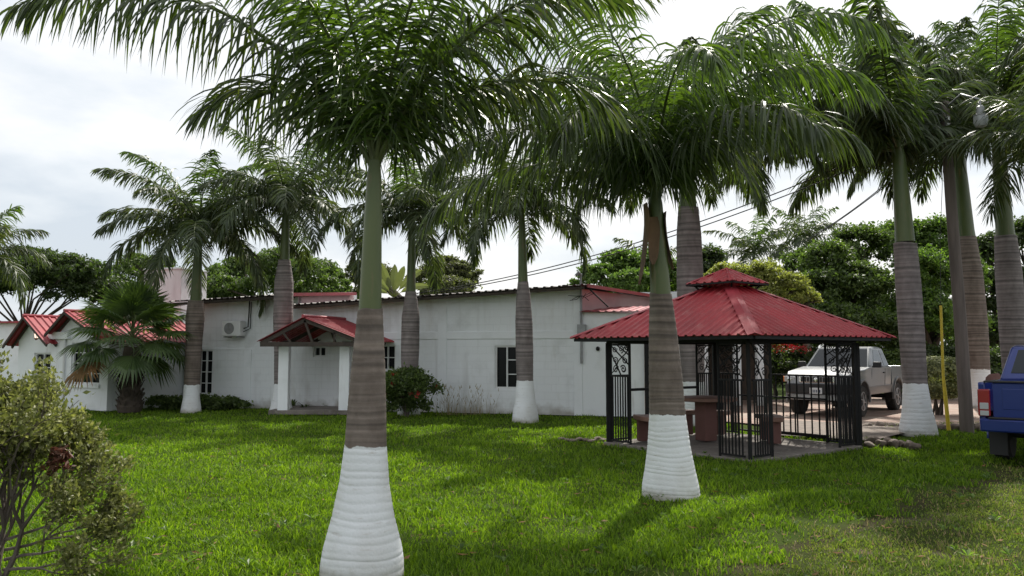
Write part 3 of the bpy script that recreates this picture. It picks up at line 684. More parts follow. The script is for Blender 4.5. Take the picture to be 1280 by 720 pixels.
m = MB(); pL = PC(ul_, zl_, -.14); m.lathe([(.02, .17), (.09, .10), (.095, .08), (.02, .08)], pL, 8); m.lathe([(.02, -.15), (.06, -.11), (.07, -.09), (.02, -.09)], pL, 8)
for k in range(6): t = k * math.pi / 3; m.tube([pL + Vector((.08 * math.cos(t), .08 * math.sin(t), .08)), pL + Vector((.06 * math.cos(t), .06 * math.sin(t), -.09))], .006, 4)
m.beam(pL + Vector((0, 0, .12)), PC(ul_, zl_ + .12, 0.01), .03, .03); m.build('lantern_frame', M['brass'], lp, world=True)
m = MB(); m.lathe([(.045, -.085), (.058, 0), (.055, .06), (.03, .075)], pL, 12); m.build('bulb', M['glow'], lp, world=True, smooth=180)
# far-left boundary wall with red capping
f0 = at(-60, 420, 27); f1 = at(34, 420, 26.5); f0.z = f1.z = 0; ef = (f1 - f0).normalized()
fw = thing('boundary_wall', 'plain white wall with a thin red capping at the far left edge', 'wall', f0)
zf = at(10, 404, 26.7).z
wall_mesh('wall', f0 - ef * 6, ef, (f1 - f0).length + 6.5, zf, zf, M['plaster'], fw)
m = MB(); m.beam(f0 - ef * 6 + Vector((0, 0, zf + .03)), f1 + ef * .5 + Vector((0, 0, zf + .03)), .34, .06); m.build('capping', M['redcap'], fw, world=True)

# ---- rear veranda seen through the gazebo
V0 = at(830, 430, 25.5); V0.z = 0
ver = thing('rear_veranda', 'white walled veranda with two slim white columns seen through the gazebo bars', 'building', V0)
wall_mesh('wall', (V0.x - 1.0, 25.9, 0), Vector((1, 0, 0)), 2.05, 2.35, 2.35, M['plaster'], ver)
for px in (921, 949, 880):
    g = at(px, 440, 24.8); m = MB(); m.box((g.x, g.y, 1.15), (.21, .21, 2.3)); m.build('column', M['plaster'], ver, world=True, bevel=.01)
xa, xb = at(878, 440, 26.4).x, at(965, 440, 26.4).x
m = MB(); m.box(((xa + xb) / 2, 27.6, 1.15), (xb - xa, .15, 2.3)); m.box(((xa + xb) / 2 + 1.0, 27.5, 1.0), (.1, .05, 2.0)); m.build('shade_backing', M['oldbark'], ver, world=True)  # dark colour stands in for the shade inside the veranda
m = MB(); m.box(((xa + xb) / 2 - .9, 26.2, 2.38), (xb - xa + 3.0, 3.4, .08)); m.build('roof', M['darkroof'], ver, world=True)
# ================================================================ gazebo
GC = Vector((3.87, 14.4, 0)); GT = 0.13
fr = Vector((-math.sin(GT), -math.cos(GT), 0)); lf = Vector((-math.cos(GT), math.sin(GT), 0))
gz = thing('gazebo', 'square iron gazebo with red corrugated pyramid roof and black wrought panels', 'gazebo', GC)
def corners(R): return [GC + lf * R, GC + fr * R, GC - lf * R, GC - fr * R]
ZE = 1.90; ZT = 2.80
co = corners(2.83); ci = corners(0.35)
for i in range(4):
    A_, B_ = co[i], co[(i + 1) % 4]
    e_ = (B_ - A_).normalized(); W_ = (B_ - A_).length
    midE = (A_ + B_) / 2; apex = Vector((GC.x, GC.y, 0))
    rin = (apex - midE).length
    zA_ = ZE + (ZT - ZE) * 2.83 / (2.83 - 0.35)        # where the planes would meet
    s_ = Vector((apex.x - midE.x, apex.y - midE.y, zA_ - ZE)); full = s_.length
    cut = full * (2.83 - .35) / 2.83
    sheet_roof('roof_panel', Vector((A_.x, A_.y, ZE)), e_, s_, W_, lambda u, W_=W_, full=full, cut=cut: min(cut, full * (1 - abs(2 * u / W_ - 1))), M['red'], gz, pitch=.165, rib=.026)
    # cupola roof
    c1 = corners(0.72); A2_, B2_ = c1[i], c1[(i + 1) % 4]; W2 = (B2_ - A2_).length; m2 = (A2_ + B2_) / 2
    s2 = Vector((GC.x - m2.x, GC.y - m2.y, 0.27)); f2 = s2.length
    sheet_roof('cupola_panel', Vector((A2_.x, A2_.y, 2.87)), (B2_ - A2_).normalized(), s2, W2, lambda u, W2=W2, f2=f2: f2 * (1 - abs(2 * u / W2 - 1)), M['red'], gz, pitch=.165, rib=.024)
    m = MB(); p0 = Vector((co[i].x, co[i].y, ZE + .03)); p1 = Vector((ci[i].x, ci[i].y, ZT + .035))
    d_ = (p1 - p0); sdv = d_.cross(Vector((0, 0, 1))).normalized() * .11; dn = Vector((0, 0, -.035))
    nseg = 16; 
    for k in range(nseg):
        a0 = p0 + d_ * k / nseg; a1 = p0 + d_ * (k + 1) / nseg
        m.add([a0 - sdv + dn, a0, a1, a1 - sdv + dn], [(0, 1, 2, 3)]); m.add([a0, a0 + sdv + dn, a1 + sdv + dn, a1], [(0, 1, 2, 3)])
    m.build('ridge_cap', M['redcap'], gz, world=True, solid=.006)
    m = MB(); p0 = Vector((c1[i].x, c1[i].y, 2.89)); p1 = Vector((GC.x, GC.y, 3.17)); d_ = p1 - p0; sdv = d_.cross(Vector((0, 0, 1))).normalized() * .06; dn = Vector((0, 0, -.02))
    m.add([p0 - sdv + dn, p0, p1, p1 - sdv * .2 + dn], [(0, 1, 2, 3)]); m.add([p0, p0 + sdv + dn, p1 + sdv * .2 + dn, p1], [(0, 1, 2, 3)]); m.build('ridge_cap', M['redcap'], gz, world=True, solid=.006)
    # eave tube, wall beam, rafters
    cb = corners(2.74); m = MB(); m.beam(cb[i] + Vector((0, 0, ZE - .035)), cb[(i + 1) % 4] + Vector((0, 0, ZE - .035)), .05, .05)
    cp = corners(2.15); m.beam(cp[i] + Vector((0, 0, ZE - .06)), cp[(i + 1) % 4] + Vector((0, 0, ZE - .06)), .06, .08)
    for t in (0, .25, .5, .75):
        q0_ = cb[i].lerp(cb[(i + 1) % 4], t); q1_ = ci[i].lerp(ci[(i + 1) % 4], t)
        k_ = 1.0
        if t: k_ = 1 - abs(2 * t - 1) * 0.0
        m.beam(q0_ + Vector((0, 0, ZE - .03)), q1_ + Vector((0, 0, ZT - .10)), .035, .05)
    m.build('roof_frame', M['iron'], gz, world=True)
    m = MB(); m.beam(c1[i] + Vector((0, 0, 2.85)), c1[(i + 1) % 4] + Vector((0, 0, 2.85)), .03, .03); q = corners(.42)[i]; m.beam(q + Vector((0, 0, 2.70)), corners(.60)[i] + Vector((0, 0, 2.86)), .03, .03); m.build('cupola_frame', M['iron'], gz, world=True)
# posts and corner panels
def spiral(c, r0, turns, a0, ex, ez, n=18, sgn=1):
    out = []
    for k in range(n + 1):
        t = k / n; r = r0 * (1 - .82 * t); a = a0 + sgn * t * turns * 2 * math.pi
        out.append(c + ex * (r * math.cos(a)) + ez * (r * math.sin(a)))
    return out
def panel(o_, ex, w, parent):
    """wrought panel: bars to 1.2 m, scrolls between two diagonals above"""
    ez = Vector((0, 0, 1)); P = lambda u, z: o_ + ex * u + ez * z
    fr_ = MB(); zt_ = ZE - .10
    fr_.beam(P(w, .02), P(w, zt_), .035, .035)
    for z in (.07, 1.22, zt_ - .02): fr_.beam(P(.03, z), P(w, z), .03, .03)
    f = fr_.build('grille_panel', M['iron'], parent, world=True)
    m = MB(); nb = 7
    for k in range(1, nb + 1): m.beam(P(w * k / (nb + 1) + .01, .07), P(w * k / (nb + 1) + .01, 1.22), .022, .022)
    m.build('bars', M['iron'], f, world=True)
    m = MB(); h = zt_ - 1.26
    m.beam(P(.04, 1.76), P(w - .02, 1.42), .018, .018)
    m.beam(P(.04, 1.62), P(w * .55, 1.24), .016, .016); m.beam(P(w * .35, 1.78), P(w - .02, 1.60), .016, .016)
    for (cu, cz_, r, a0, sg) in ((.30, 1.34, .075, .5, 1), (.68, 1.34, .075, 2.6, -1), (.28, 1.50, .07, -1.2, 1), (.78, 1.50, .065, 2.0, 1), (.25, 1.70, .06, .3, -1), (.58, 1.70, .07, -1.5, 1), (.84, 1.72, .05, 3.2, -1)):
        m.tube(spiral(P(w * cu, cz_), r, 1.4, a0, ex, ez, sgn=sg), .0085, 5)
    m.tube([P(.05 + w * .06 * math.sin(k * .9) + w * k / 10 * .8, 1.27 + h * k / 10 * .8) for k in range(11)], .0085, 5)
    m.build('scrollwork', M['iron'], f, world=True)
cp = corners(2.15)
for i in range(4):
    m = MB()
    for dx, dy in (((0, 0), (.055, 0), (0, .055)) if i != 1 else ((0, 0),)): m.box(cp[i] + Vector((dx, dy, (ZE - .1) / 2 + .01)), (.05, .05, ZE - .1))
    m.build('post', M['iron'], gz, world=True)
    for j in ((i + 1) % 4, (i - 1) % 4):
        ex = (cp[j] - cp[i]).normalized(); panel(cp[i] + ex * .06, ex, .50, gz)
# low railings closing the two rear sides and one bay rail on the left
def rail(p, q, z0, z1, nb, parent):
    m = MB()
    for z in (z0, z1): m.beam(p + Vector((0, 0, z)), q + Vector((0, 0, z)), .035, .03)
    for k in range(nb + 1):
        r_ = p.lerp(q, k / nb); m.beam(r_ + Vector((0, 0, z0 - (.1 if k in (0, nb) else 0))), r_ + Vector((0, 0, z1)), .022, .022)
    return m.build('railing', M['iron'], parent, world=True)
def between(i, j, a, b_): e_ = (cp[j] - cp[i]); return cp[i] + e_ * a, cp[i] + e_ * b_
a_, b_ = between(3, 2, .19, .81); rail(a_, b_, .12, .80, 3, gz)
a_, b_ = between(3, 2, .42, .81); rail(a_ + Vector((0, -.03, 0)), b_ + Vector((0, -.03, 0)), .15, 1.22, 8, gz)
a_, b_ = between(3, 0, .19, .81)
m = MB(); m.beam(a_ + Vector((0, 0, .95)), b_ + Vector((0, 0, .95)), .035, .05); m.beam(a_ + Vector((0, 0, .45)), b_ + Vector((0, 0, .45)), .035, .03); m.build('railing', M['iron'], gz, world=True)
# slab
sl_ = corners(2.24); m = MB()
m.prism([(p.x, p.y) for p in sl_], lambda a, c, z: Vector((a, c, z)), -.08, .035); structure(m.build('gazebo_slab', M['concrete'], fixn=True, bevel=.015))
m = MB(); pp = [(5.0, 16.1), (6.6, 14.9), (9.0, 17.6), (6.5, 19.5)]
m.add([(x, y, .03) for x, y in pp], [(0, 1, 2, 3)]); structure(m.build('path', M['stone']))

# table and stools
T0 = GC + Vector((-.35, .25, .06))
tb_ = thing('round_table', 'round brown concrete table on a thick pedestal inside the gazebo', 'table', T0)
m = MB(); m.lathe([(.52, .71), (.55, .72), (.55, .77), (.52, .78)], T0, 36); m.build('tabletop', M['tabletop'], tb_, world=True, smooth=40)
m = MB(); m.box(T0 + Vector((-.02, 0, .35)), (.28, .28, .70), Matrix.Rotation(.5, 3, 'Z')); m.build('pedestal', M['brown'], tb_, world=True, bevel=.02)
for n_, (dx, dy, rz, lab) in enumerate([(1.12, -.15, .25, 'curved brown concrete bench right of the round table'), (-1.02, -.35, 2.2, 'curved brown concrete bench left of the round table behind the palm trunk'), (.2, 1.1, 1.6, 'curved brown concrete bench on the far side of the round table')]):
    c_ = T0 + Vector((dx, dy, 0))
    st = thing('concrete_bench', lab, 'bench', c_, 0, 'concrete benches round the gazebo table')
    arc = []
    ang0 = math.atan2(dy, dx)
    for k in range(9): a = ang0 - .42 + .84 * k / 8; arc.append((1.32, a))
    for k in range(9): a = ang0 + .42 - .84 * k / 8; arc.append((.98, a))
    poly = [(T0.x + r * math.cos(a), T0.y + r * math.sin(a)) for r, a in arc]
    m = MB(); m.prism(poly, lambda a, c, z: Vector((a, c, z + .06)), .38, .46); m.build('seat', M['tabletop'], st, world=True, fixn=True, bevel=.012)
    for s in (-.27, .27):
        a = ang0 + s; m = MB(); m.box((T0.x + 1.15 * math.cos(a), T0.y + 1.15 * math.sin(a), .25), (.24, .15, .38), Matrix.Rotation(a, 3, 'Z')); m.build('leg', M['brown'], st, world=True, bevel=.015)

# ================================================================ pickups
def arch(cx, cz, r, a0=180, a1=0, n=12): return [(cx + r * math.cos(math.radians(a0 + (a1 - a0) * k / n)), cz + r * math.sin(math.radians(a0 + (a1 - a0) * k / n))) for k in range(n + 1)]
def pickup(name, label, loc, heading, c):
    """x forward, y left; all parts in local coordinates"""
    root = thing(name, label, 'pickup truck', loc, heading)
    W = c['W'] / 2; pm = M[c['paint']]; low = M[c['low']]
    fx, rx = c['front'], c['rear']; ax, bx = c['axf'], c['axr']; r = c['tyre']; belt, hood, roof, bot = c['belt'], c['hood'], c['roof'], c['bot']
    def ty(x, z, y):
        t = max(0, (x - ax + .1) / (fx - ax)); y *= 1 - .11 * t * t
        if z < bot + .25: y *= 1 - .04 * (bot + .25 - z) / .25
        return Vector((x, y, z))
    cabr, wsx, rf, rr = c['cabr'], c['wsx'], c['rooff'], c['roofr']
    ra = r + .10
    # front clip, hood and doors
    poly = [(cabr, bot), (cabr, belt), (wsx, belt + .02), (ax - .2, hood + .03), (fx - .22, hood - .03), (fx - .05, hood - .13), (fx, hood - .28), (fx, bot + .20), (fx - .06, bot + .02), (ax + ra * .98, bot)] + \
           [p for p in arch(ax, r + .02, ra, 0, 180) if p[1] > bot] + [(ax - ra * .98, bot)]
    m = MB(); m.prism(poly, lambda a, b_, y: ty(a, b_, y), -W, W); body = m.build('body', pm, root, fixn=True, bevel=.035, smooth=35)
    body.modifiers[0].segments = 3
    # greenhouse
    def cabpt(x, z, s): t = (z - belt) / (roof - belt); return Vector((x, s * (W - .035 - .16 * t), z))
    m = MB(); prof = [(wsx - .02, belt - .02), (rf, roof - .015), (rf - .35, roof + .015), (rr + .3, roof + .012), (rr, roof - .02), (cabr + .02, belt - .02)]
    nP = len(prof); m.add([cabpt(x, z, -1) for x, z in prof] + [cabpt(x, z, 1) for x, z in prof], [tuple(range(nP))[::-1], tuple(range(nP, 2 * nP))] + [(i, (i + 1) % nP, nP + (i + 1) % nP, nP + i) for i in range(nP)])
    cab = m.build('cab', pm, root, fixn=True, bevel=.05, smooth=35); cab.modifiers[0].segments = 3
    def facepanel(nm, pts, mt, par, th=.008):
        pts = [Vector(p) for p in pts]; n_ = (pts[1] - pts[0]).cross(pts[2] - pts[0]).normalized(); c_ = sum(pts, Vector()) / len(pts)
        if n_.dot(c_ - Vector(((cabr + wsx) / 2, 0, (belt + roof) / 2 - .2))) < 0: n_ = -n_
        m = MB(); k = len(pts); m.add([p - n_ * .03 for p in pts] + [p + n_ * th for p in pts], [tuple(range(k))[::-1], tuple(range(k, 2 * k))] + [(i, (i + 1) % k, k + (i + 1) % k, k + i) for i in range(k)])
        return m.build(nm, mt, par, fixn=True, bevel=.004)
    def on(prA, prB, t0, t1, s0, s1):   # patch on the sloped windscreen / rear glass
        out = []
        for t, s in ((t0, s0), (t0, s1), (t1, s1), (t1, s0)):
            x = prA[0] + (prB[0] - prA[0]) * t; z = prA[1] + (prB[1] - prA[1]) * t; out.append(Vector((x, s * (cabpt(x, z, 1).y - .07), z)))
        return out
    facepanel('windscreen', on(prof[0], prof[1], .08, .93, -1, 1), M['carglass'], cab)
    facepanel('rear_window', on(prof[5], prof[4], .22, .90, -.92, .92), M['carglass'], cab)
    zl, zh = belt + .035, roof - .085
    def side(xa, xb, xc, xd, s):   # bottom xa..xb, top xc..xd
        facepanel('side_window', [cabpt(xa, zl, s), cabpt(xb, zl, s), cabpt(xd, zh, s), cabpt(xc, zh, s)], M['carglass'], cab, .006)
    for s in (-1, 1):
        for sw in c['sides']: side(*sw, s)
        m = MB()
        for x in c['seams']: m.add([ty(x, bot + .03, s * (W + .001)), ty(x + .012, bot + .03, s * (W + .001)), ty(x + .012, belt - .03, s * (W + .001)), ty(x, belt - .03, s * (W + .001))], [(0, 1, 2, 3)])
        m.build('door_seam', M['dark'], body, solid=.004)
        m = MB(); m.box(Vector((c['seams'][1] + .14, s * (W + .015), belt - .14)), (.14, .03, .03)); m.build('door_handle', M['plastic'], body, bevel=.006)
        m = MB(); m.box((wsx - .22, s * (W + .10), belt + .08), (.10, .20, .15)); m.beam((wsx - .22, s * (W - .03), belt + .03), (wsx - .22, s * (W + .06), belt + .05), .04, .04); m.build('mirror', M['plastic'], body, bevel=.02)
        if c['two']:
            m = MB(); m.prism([(cabr + .01, bot + .01), (cabr + .01, bot + .22), (ax - ra * .95, bot + .22), (ax - ra * .95, bot + .01)], lambda a, b_, y: ty(a, b_, y), s * (W - .02), s * (W + .008)); m.build('lower_trim', low, body, fixn=True, bevel=.006)
        # flared arches
        for cx in (ax, bx):
            m = MB(); pts = [Vector((x, s * (W + .005), z)) for x, z in arch(cx, r + .02, ra + .01, 188, -8, 14)]
            m.tube(pts, .035 if c['two'] else .02, 6); m.build('wheel_arch', low if c['two'] else pm, body, smooth=60)
    # bed
    bz = c['bed']
    for s in (-1, 1):
        poly = [(rx + .02, bot + .08), (rx, bz - .02), (rx + .02, bz), (cabr - .03, bz), (cabr - .03, bot), (bx + ra, bot)] + [p for p in arch(bx, r + .02, ra, 0, 180) if p[1] > bot] + [(bx - ra, bot + .04)]
        m = MB(); m.prism(poly, lambda a, b_, y: Vector((a, y, b_)), s * (W - .09), s * W); m.build('bed_side', pm, root, fixn=True, bevel=.018, smooth=35)
    m = MB(); m.box(((rx + cabr) / 2, 0, bot + .33), (cabr - rx - .05, 2 * W - .17, .05)); m.box((cabr - .06, 0, (bot + .35 + bz) / 2), (.05, 2 * W - .19, bz - bot - .35)); m.build('bed_floor', pm, root)
    tg = MB(); tg.box((rx + .035, 0, (bot + .20 + bz) / 2), (.07, 2 * W - .20 if c['two'] else 2 * W - .36, bz - bot - .21)); t_ = tg.build('tailgate', pm, root, bevel=.015)
    tg = MB(); tg.box((rx - .004, 0, bz - .17), (.02, .26, .09)); tg.build('handle', M['plastic'], t_, bevel=.01)
    tg = MB(); tg.box((rx + .0, 0, (bot + bz) / 2 + .12), (.012, 2 * W - .62, (bz - bot) * .42)); tg.build('pressed_panel', pm, t_, bevel=.008)
    if not c['two']:
        tg = MB(); tg.box((rx + .03, 0, bz + .012), (.11, 2 * W - .16, .03)); tg.build('tailgate_cap', M['plastic'], t_, bevel=.01)
    for s in (-1, 1):
        h_ = c['tail']; lw = .16
        zc_ = bz - .10 - h_ / 2
        tl = MB(); tl.box((rx + .02, s * (W - lw / 2 + .005), zc_), (.13, lw, h_)); tl_ = tl.build('tail_light', M['redlens'], root, bevel=.02)
        tl = MB(); tl.box((rx - .047, s * (W - lw / 2), zc_ - h_ * .12), (.012, lw * .72, h_ * .24)); tl.box((rx - .047, s * (W - lw / 2), zc_ - h_ * .38), (.012, lw * .72, h_ * .18)); tl.build('reversing_lens', M['lens'], tl_, bevel=.006)
        hl = MB(); hz = hood - .22
        hl.box((fx - .075, s * (W * .78), hz), (.12, .30, .15)); h2 = hl.build('headlight', M['lens'], root, bevel=.035)
        hl = MB(); hl.box((fx - .12, s * (W * .96), hz), (.13, .09, .14)); hl.build('indicator', M['amber'], h2, bevel=.02)
        hl = MB(); hl.lathe([(.055, 0), (.055, .03), (.02, .035)], (fx - .02, s * W * .78, hz), 14, axis='x'); hl.build('reflector', M['chrome'], h2)
    g_ = MB(); g_.box((fx - .02, 0, hood - .22), (.07, W * 1.02, .19)); gr = g_.build('grille', M['chrome'], root, bevel=.04)
    g_ = MB(); g_.box((fx + .012, 0, hood - .22), (.03, W * .90, .13)); g2_ = g_.build('grille_mesh', M['plastic'], gr, bevel=.03)
    g_ = MB()
    for k in range(9): g_.box((fx + .027, (k - 4) * W * .09, hood - .22), (.01, .012, .12))
    g_.build('grille_slats', M['grey'], gr)
    g_ = MB(); g_.lathe([(.045, 0), (.05, .012), (.02, .016)], (fx + .03, 0, hood - .22), 16, axis='x'); g_.build('badge', M['chrome'], gr)
    bp_ = MB(); bp_.prism([(-W * .98, fx - .14), (-W * .8, fx + .06), (W * .8, fx + .06), (W * .98, fx - .14), (W * .9, fx - .2), (-W * .9, fx - .2)], lambda y, x, z: Vector((x, y, z)), hood - .58, hood - .33); bm_ = bp_.build('front_bumper', M['plastic'] if c['two'] else pm, root, fixn=True, bevel=.03)
    bp_ = MB(); bp_.box((fx + .065, 0, hood - .50), (.012, .31, .15)); pl2 = bp_.build('number_plate', M['plate'], bm_, bevel=.003)
    bp_ = MB()
    for k in range(6): bp_.box((fx + .073, (k - 2.5) * .042, hood - .51), (.004, .022, .07))
    bp_.build('plate_lettering', M['plateink'], pl2)
    bp_ = MB(); bp_.prism([(-W * .86, fx - .1), (-W * .7, fx + .0), (W * .7, fx + .0), (W * .86, fx - .1)], lambda y, x, z: Vector((x, y, z)), hood - .74, hood - .59); bp_.build('valance', pm if c['two'] else M['plastic'], bm_, fixn=True, bevel=.02)
    bp_ = MB(); bp_.prism([(-W * .99, rx + .12), (-W * .98, rx - .10), (-W * .3, rx - .13), (W * .3, rx - .13), (W * .98, rx - .10), (W * .99, rx + .12)], lambda y, x, z: Vector((x, y, z)), bot + .0, bot + .19); rb = bp_.build('rear_bumper', M[c['rb']], root, fixn=True, bevel=.025)
    bp_ = MB(); bp_.box((rx - .02, 0, bot + .205), (.2, W * 1.7, .02)); bp_.build('bumper_step', M['plastic'], rb, bevel=.005)
    ch = MB(); ch.box(((fx + rx) / 2, 0, bot + .06), (fx - rx - .5, W * .95, .22)); ch.tube([(ax, -W + .1, r), (ax, W - .1, r)], .05, 8); ch.tube([(bx, -W + .1, r), (bx, W - .1, r)], .06, 8); ch.lathe([(.02, -.15), (.14, -.08), (.14, .08), (.02, .15)], (bx, 0, r), 12, axis='x'); ch.build('chassis', M['plastic'], root)
    for cx in (ax, bx):
        for s in (-1, 1):
            ww = .25; yc = s * (W - .13)
            pr = [(r * .60, -ww / 2), (r * .93, -ww / 2), (r, -ww / 2 + .035), (r, ww / 2 - .035), (r * .93, ww / 2), (r * .60, ww / 2)]
            t = MB(); t.lathe(pr, (cx, yc, r), 36, axis='y')
            for k in range(36):
                a = 2 * math.pi * k / 36
                t.box((cx + (r + .004) * math.cos(a), yc + (.05 if k % 2 else -.05), r + (r + .004) * math.sin(a)), (.02, .10, .035), Matrix.Rotation(-a, 3, 'Y'))
            wh = t.build('wheel', M['rubber'], root, smooth=35)
            t = MB(); o_ = s * (ww / 2 + .002)
            t.lathe([(r * .60, -.05), (r * .62, 0), (r * .56, .005), (r * .5, -.03), (r * .2, -.02), (.06, .01), (.02, .015)] if s > 0 else [(.02, -.015), (.06, -.01), (r * .2, .02), (r * .5, .03), (r * .56, -.005), (r * .62, 0), (r * .60, .05)], (cx, yc + o_, r), 30, axis='y')
            for k in range(6):
                a = k * math.pi / 3 + .3; t.beam((cx + .05 * math.cos(a), yc + o_ - s * .005, r + .05 * math.sin(a)), (cx + r * .55 * math.cos(a), yc + o_ - s * .012, r + r * .55 * math.sin(a)), .05, .02)
            t.build('rim', M['rim'], wh, smooth=35)
    for s in (-1, 1):
        m = MB(); m.box((bx - r - .16, s * (W - .14), r * .75), (.015, .24, .38)); m.build('mudflap', M['plastic'], root)
    return root
SILV = dict(W=1.76, paint='silver', low='silverlow', two=True, front=2.42, rear=-2.62, axf=1.60, axr=-1.55, tyre=.39, belt=1.22, hood=1.16, roof=1.76, bot=.52, cabr=-.98, wsx=.92, rooff=.28, roofr=-.80,
            sides=[(.52, -.33, .12, -.30), (-.43, -.80, -.40, -.68)], seams=[.82, -.38], bed=1.24, tail=.40, rb='chrome')
BLUE = dict(W=1.86, paint='blue', low='blue', two=False, front=2.45, rear=-2.65, axf=1.72, axr=-1.50, tyre=.385, belt=1.22, hood=1.20, roof=1.78, bot=.50, cabr=-1.10, wsx=1.10, rooff=.42, roofr=-.85,
            sides=[(.70, -.10, .20, -.08), (-.18, -.88, -.18, -.72)], seams=[.95, -.14], bed=1.22, tail=.40, rb='blue')
pickup('pickup_truck', 'silver extended-cab pickup parked on the paved drive behind the gazebo', (9.22, 22.2, 0.02), math.radians(230), SILV)
hb = math.radians(50); W2_ = BLUE['W'] / 2
rl = ground(1223, 566) * 1.0; rl = Vector((at(1222, 480, 12.1).x, 12.1, 0))
dirb = Vector((math.cos(hb), math.sin(hb), 0)); ltb = Vector((-dirb.y, dirb.x, 0))
cB = rl - ltb * W2_ - dirb * BLUE['rear']
pickup('pickup_truck', 'dark blue pickup cut by the right edge, tailgate and red tail lamp towards the lawn', (cB.x, cB.y, -.02), hb, BLUE)
# ================================================================ palms
def frond_arrays(rng, L, e0, droop, az, nl, ll, lw, grav, p=1.25, azd=0.0, plum=1.0, petiole=.10):
    """pinnate leaf: curved rachis with leaflets in several planes, drooping under their weight"""
    N = 26; s = np.linspace(0, 1, N + 1); ang = e0 - droop * s ** p
    a = az + azd * s ** 1.5
    T = np.stack([np.cos(ang) * np.cos(a), np.cos(ang) * np.sin(a), np.sin(ang)], -1)
    Pp = np.vstack([np.zeros(3), np.cumsum((T[:-1] + T[1:]) / 2 * (L / N), 0)])
    # rachis tube
    B = np.stack([-np.sin(a), np.cos(a), np.zeros(N + 1)], -1); U = np.cross(T, B); U *= np.sign(U[:, 2:3] + 1e-6)
    seg = 5; rr = (0.022 * (1 - s) ** 1.0 + 0.003) * (L / 3.2) ** .5
    ks = np.arange(seg) * 2 * np.pi / seg
    RV = (Pp[:, None, :] + rr[:, None, None] * (np.cos(ks)[None, :, None] * B[:, None, :] + np.sin(ks)[None, :, None] * U[:, None, :])).reshape(-1, 3)
    i, k = np.meshgrid(np.arange(N), np.arange(seg), indexing='ij'); k2 = (k + 1) % seg
    RF = np.stack([i * seg + k, i * seg + k2, (i + 1) * seg + k2, (i + 1) * seg + k], -1).reshape(-1, 4)
    # leaflets
    sl = np.linspace(petiole, .995, nl); sl = np.concatenate([sl, sl]) + rng.uniform(-.5, .5, 2 * nl) * (.9 / nl); sl = np.clip(sl, petiole, .998)
    side = np.concatenate([np.ones(nl), -np.ones(nl)])
    def itp(X): return np.stack([np.interp(sl, s, X[:, c]) for c in range(3)], -1)
    P0, t, b_, u_ = itp(Pp), itp(T), itp(B), itp(U)
    alpha = np.radians(np.interp(sl, [0, .3, .8, 1], [78, 68, 48, 18])) + rng.normal(0, .10, 2 * nl)
    beta = rng.uniform(-.65, .75, 2 * nl) * plum
    d0 = np.cos(alpha)[:, None] * t + np.sin(alpha)[:, None] * (side[:, None] * b_ * np.cos(beta)[:, None] + u_ * np.sin(beta)[:, None])
    ln = ll * np.interp(sl, [0, .1, .3, .7, .9, 1], [.45, .8, 1, .92, .66, .42]) * rng.uniform(.82, 1.12, 2 * nl)
    g = grav * rng.uniform(.6, 1.4, 2 * nl)
    K = 6; n = 2 * nl; pts = np.zeros((n, K, 3)); pts[:, 0] = P0; dirs = np.zeros((n, K, 3))
    wob = rng.normal(0, .10, (n, 3))
    for q in range(K):
        f = (q / (K - 1)) ** 1.1
        d = d0 + np.array([0, 0, -1.0])[None] * (g * f)[:, None] + wob * f * 2; d /= np.linalg.norm(d, axis=1)[:, None]; dirs[:, q] = d
        if q: pts[:, q] = pts[:, q - 1] + (dirs[:, q - 1] + d) / 2 * (ln / (K - 1))[:, None]
    wv = t[:, None, :] - (t[:, None, :] * dirs).sum(-1, keepdims=True) * dirs
    wv /= np.linalg.norm(wv, axis=2, keepdims=True) + 1e-6
    nv = np.cross(dirs, wv); tw = rng.normal(0, .6, n)[:, None, None] + np.linspace(0, 1, K)[None, :, None] * rng.normal(0, .5, n)[:, None, None]
    wv = wv * np.cos(tw) + nv * np.sin(tw)
    prof = np.array([.45, .95, 1.0, .85, .5])[None, :, None] * (lw * rng.uniform(.8, 1.15, n))[:, None, None] / 2
    Lf = pts[:, :5] - wv[:, :5] * prof; Rt_ = pts[:, :5] + wv[:, :5] * prof
    V = np.concatenate([np.stack([Lf, Rt_], 2).reshape(n, 10, 3), pts[:, 5:6]], 1)   # 11 verts
    base = (np.arange(n) * 11)[:, None]
    q4 = np.concatenate([base + np.array([[2 * j, 2 * j + 1, 2 * j + 3, 2 * j + 2]]) for j in range(4)], 0)
    q3 = base + np.array([[8, 9, 10]])
    off = len(RV)
    return np.vstack([RV, V.reshape(-1, 3)]), np.vstack([RF, q4 + off]), q3 + off, len(RF)

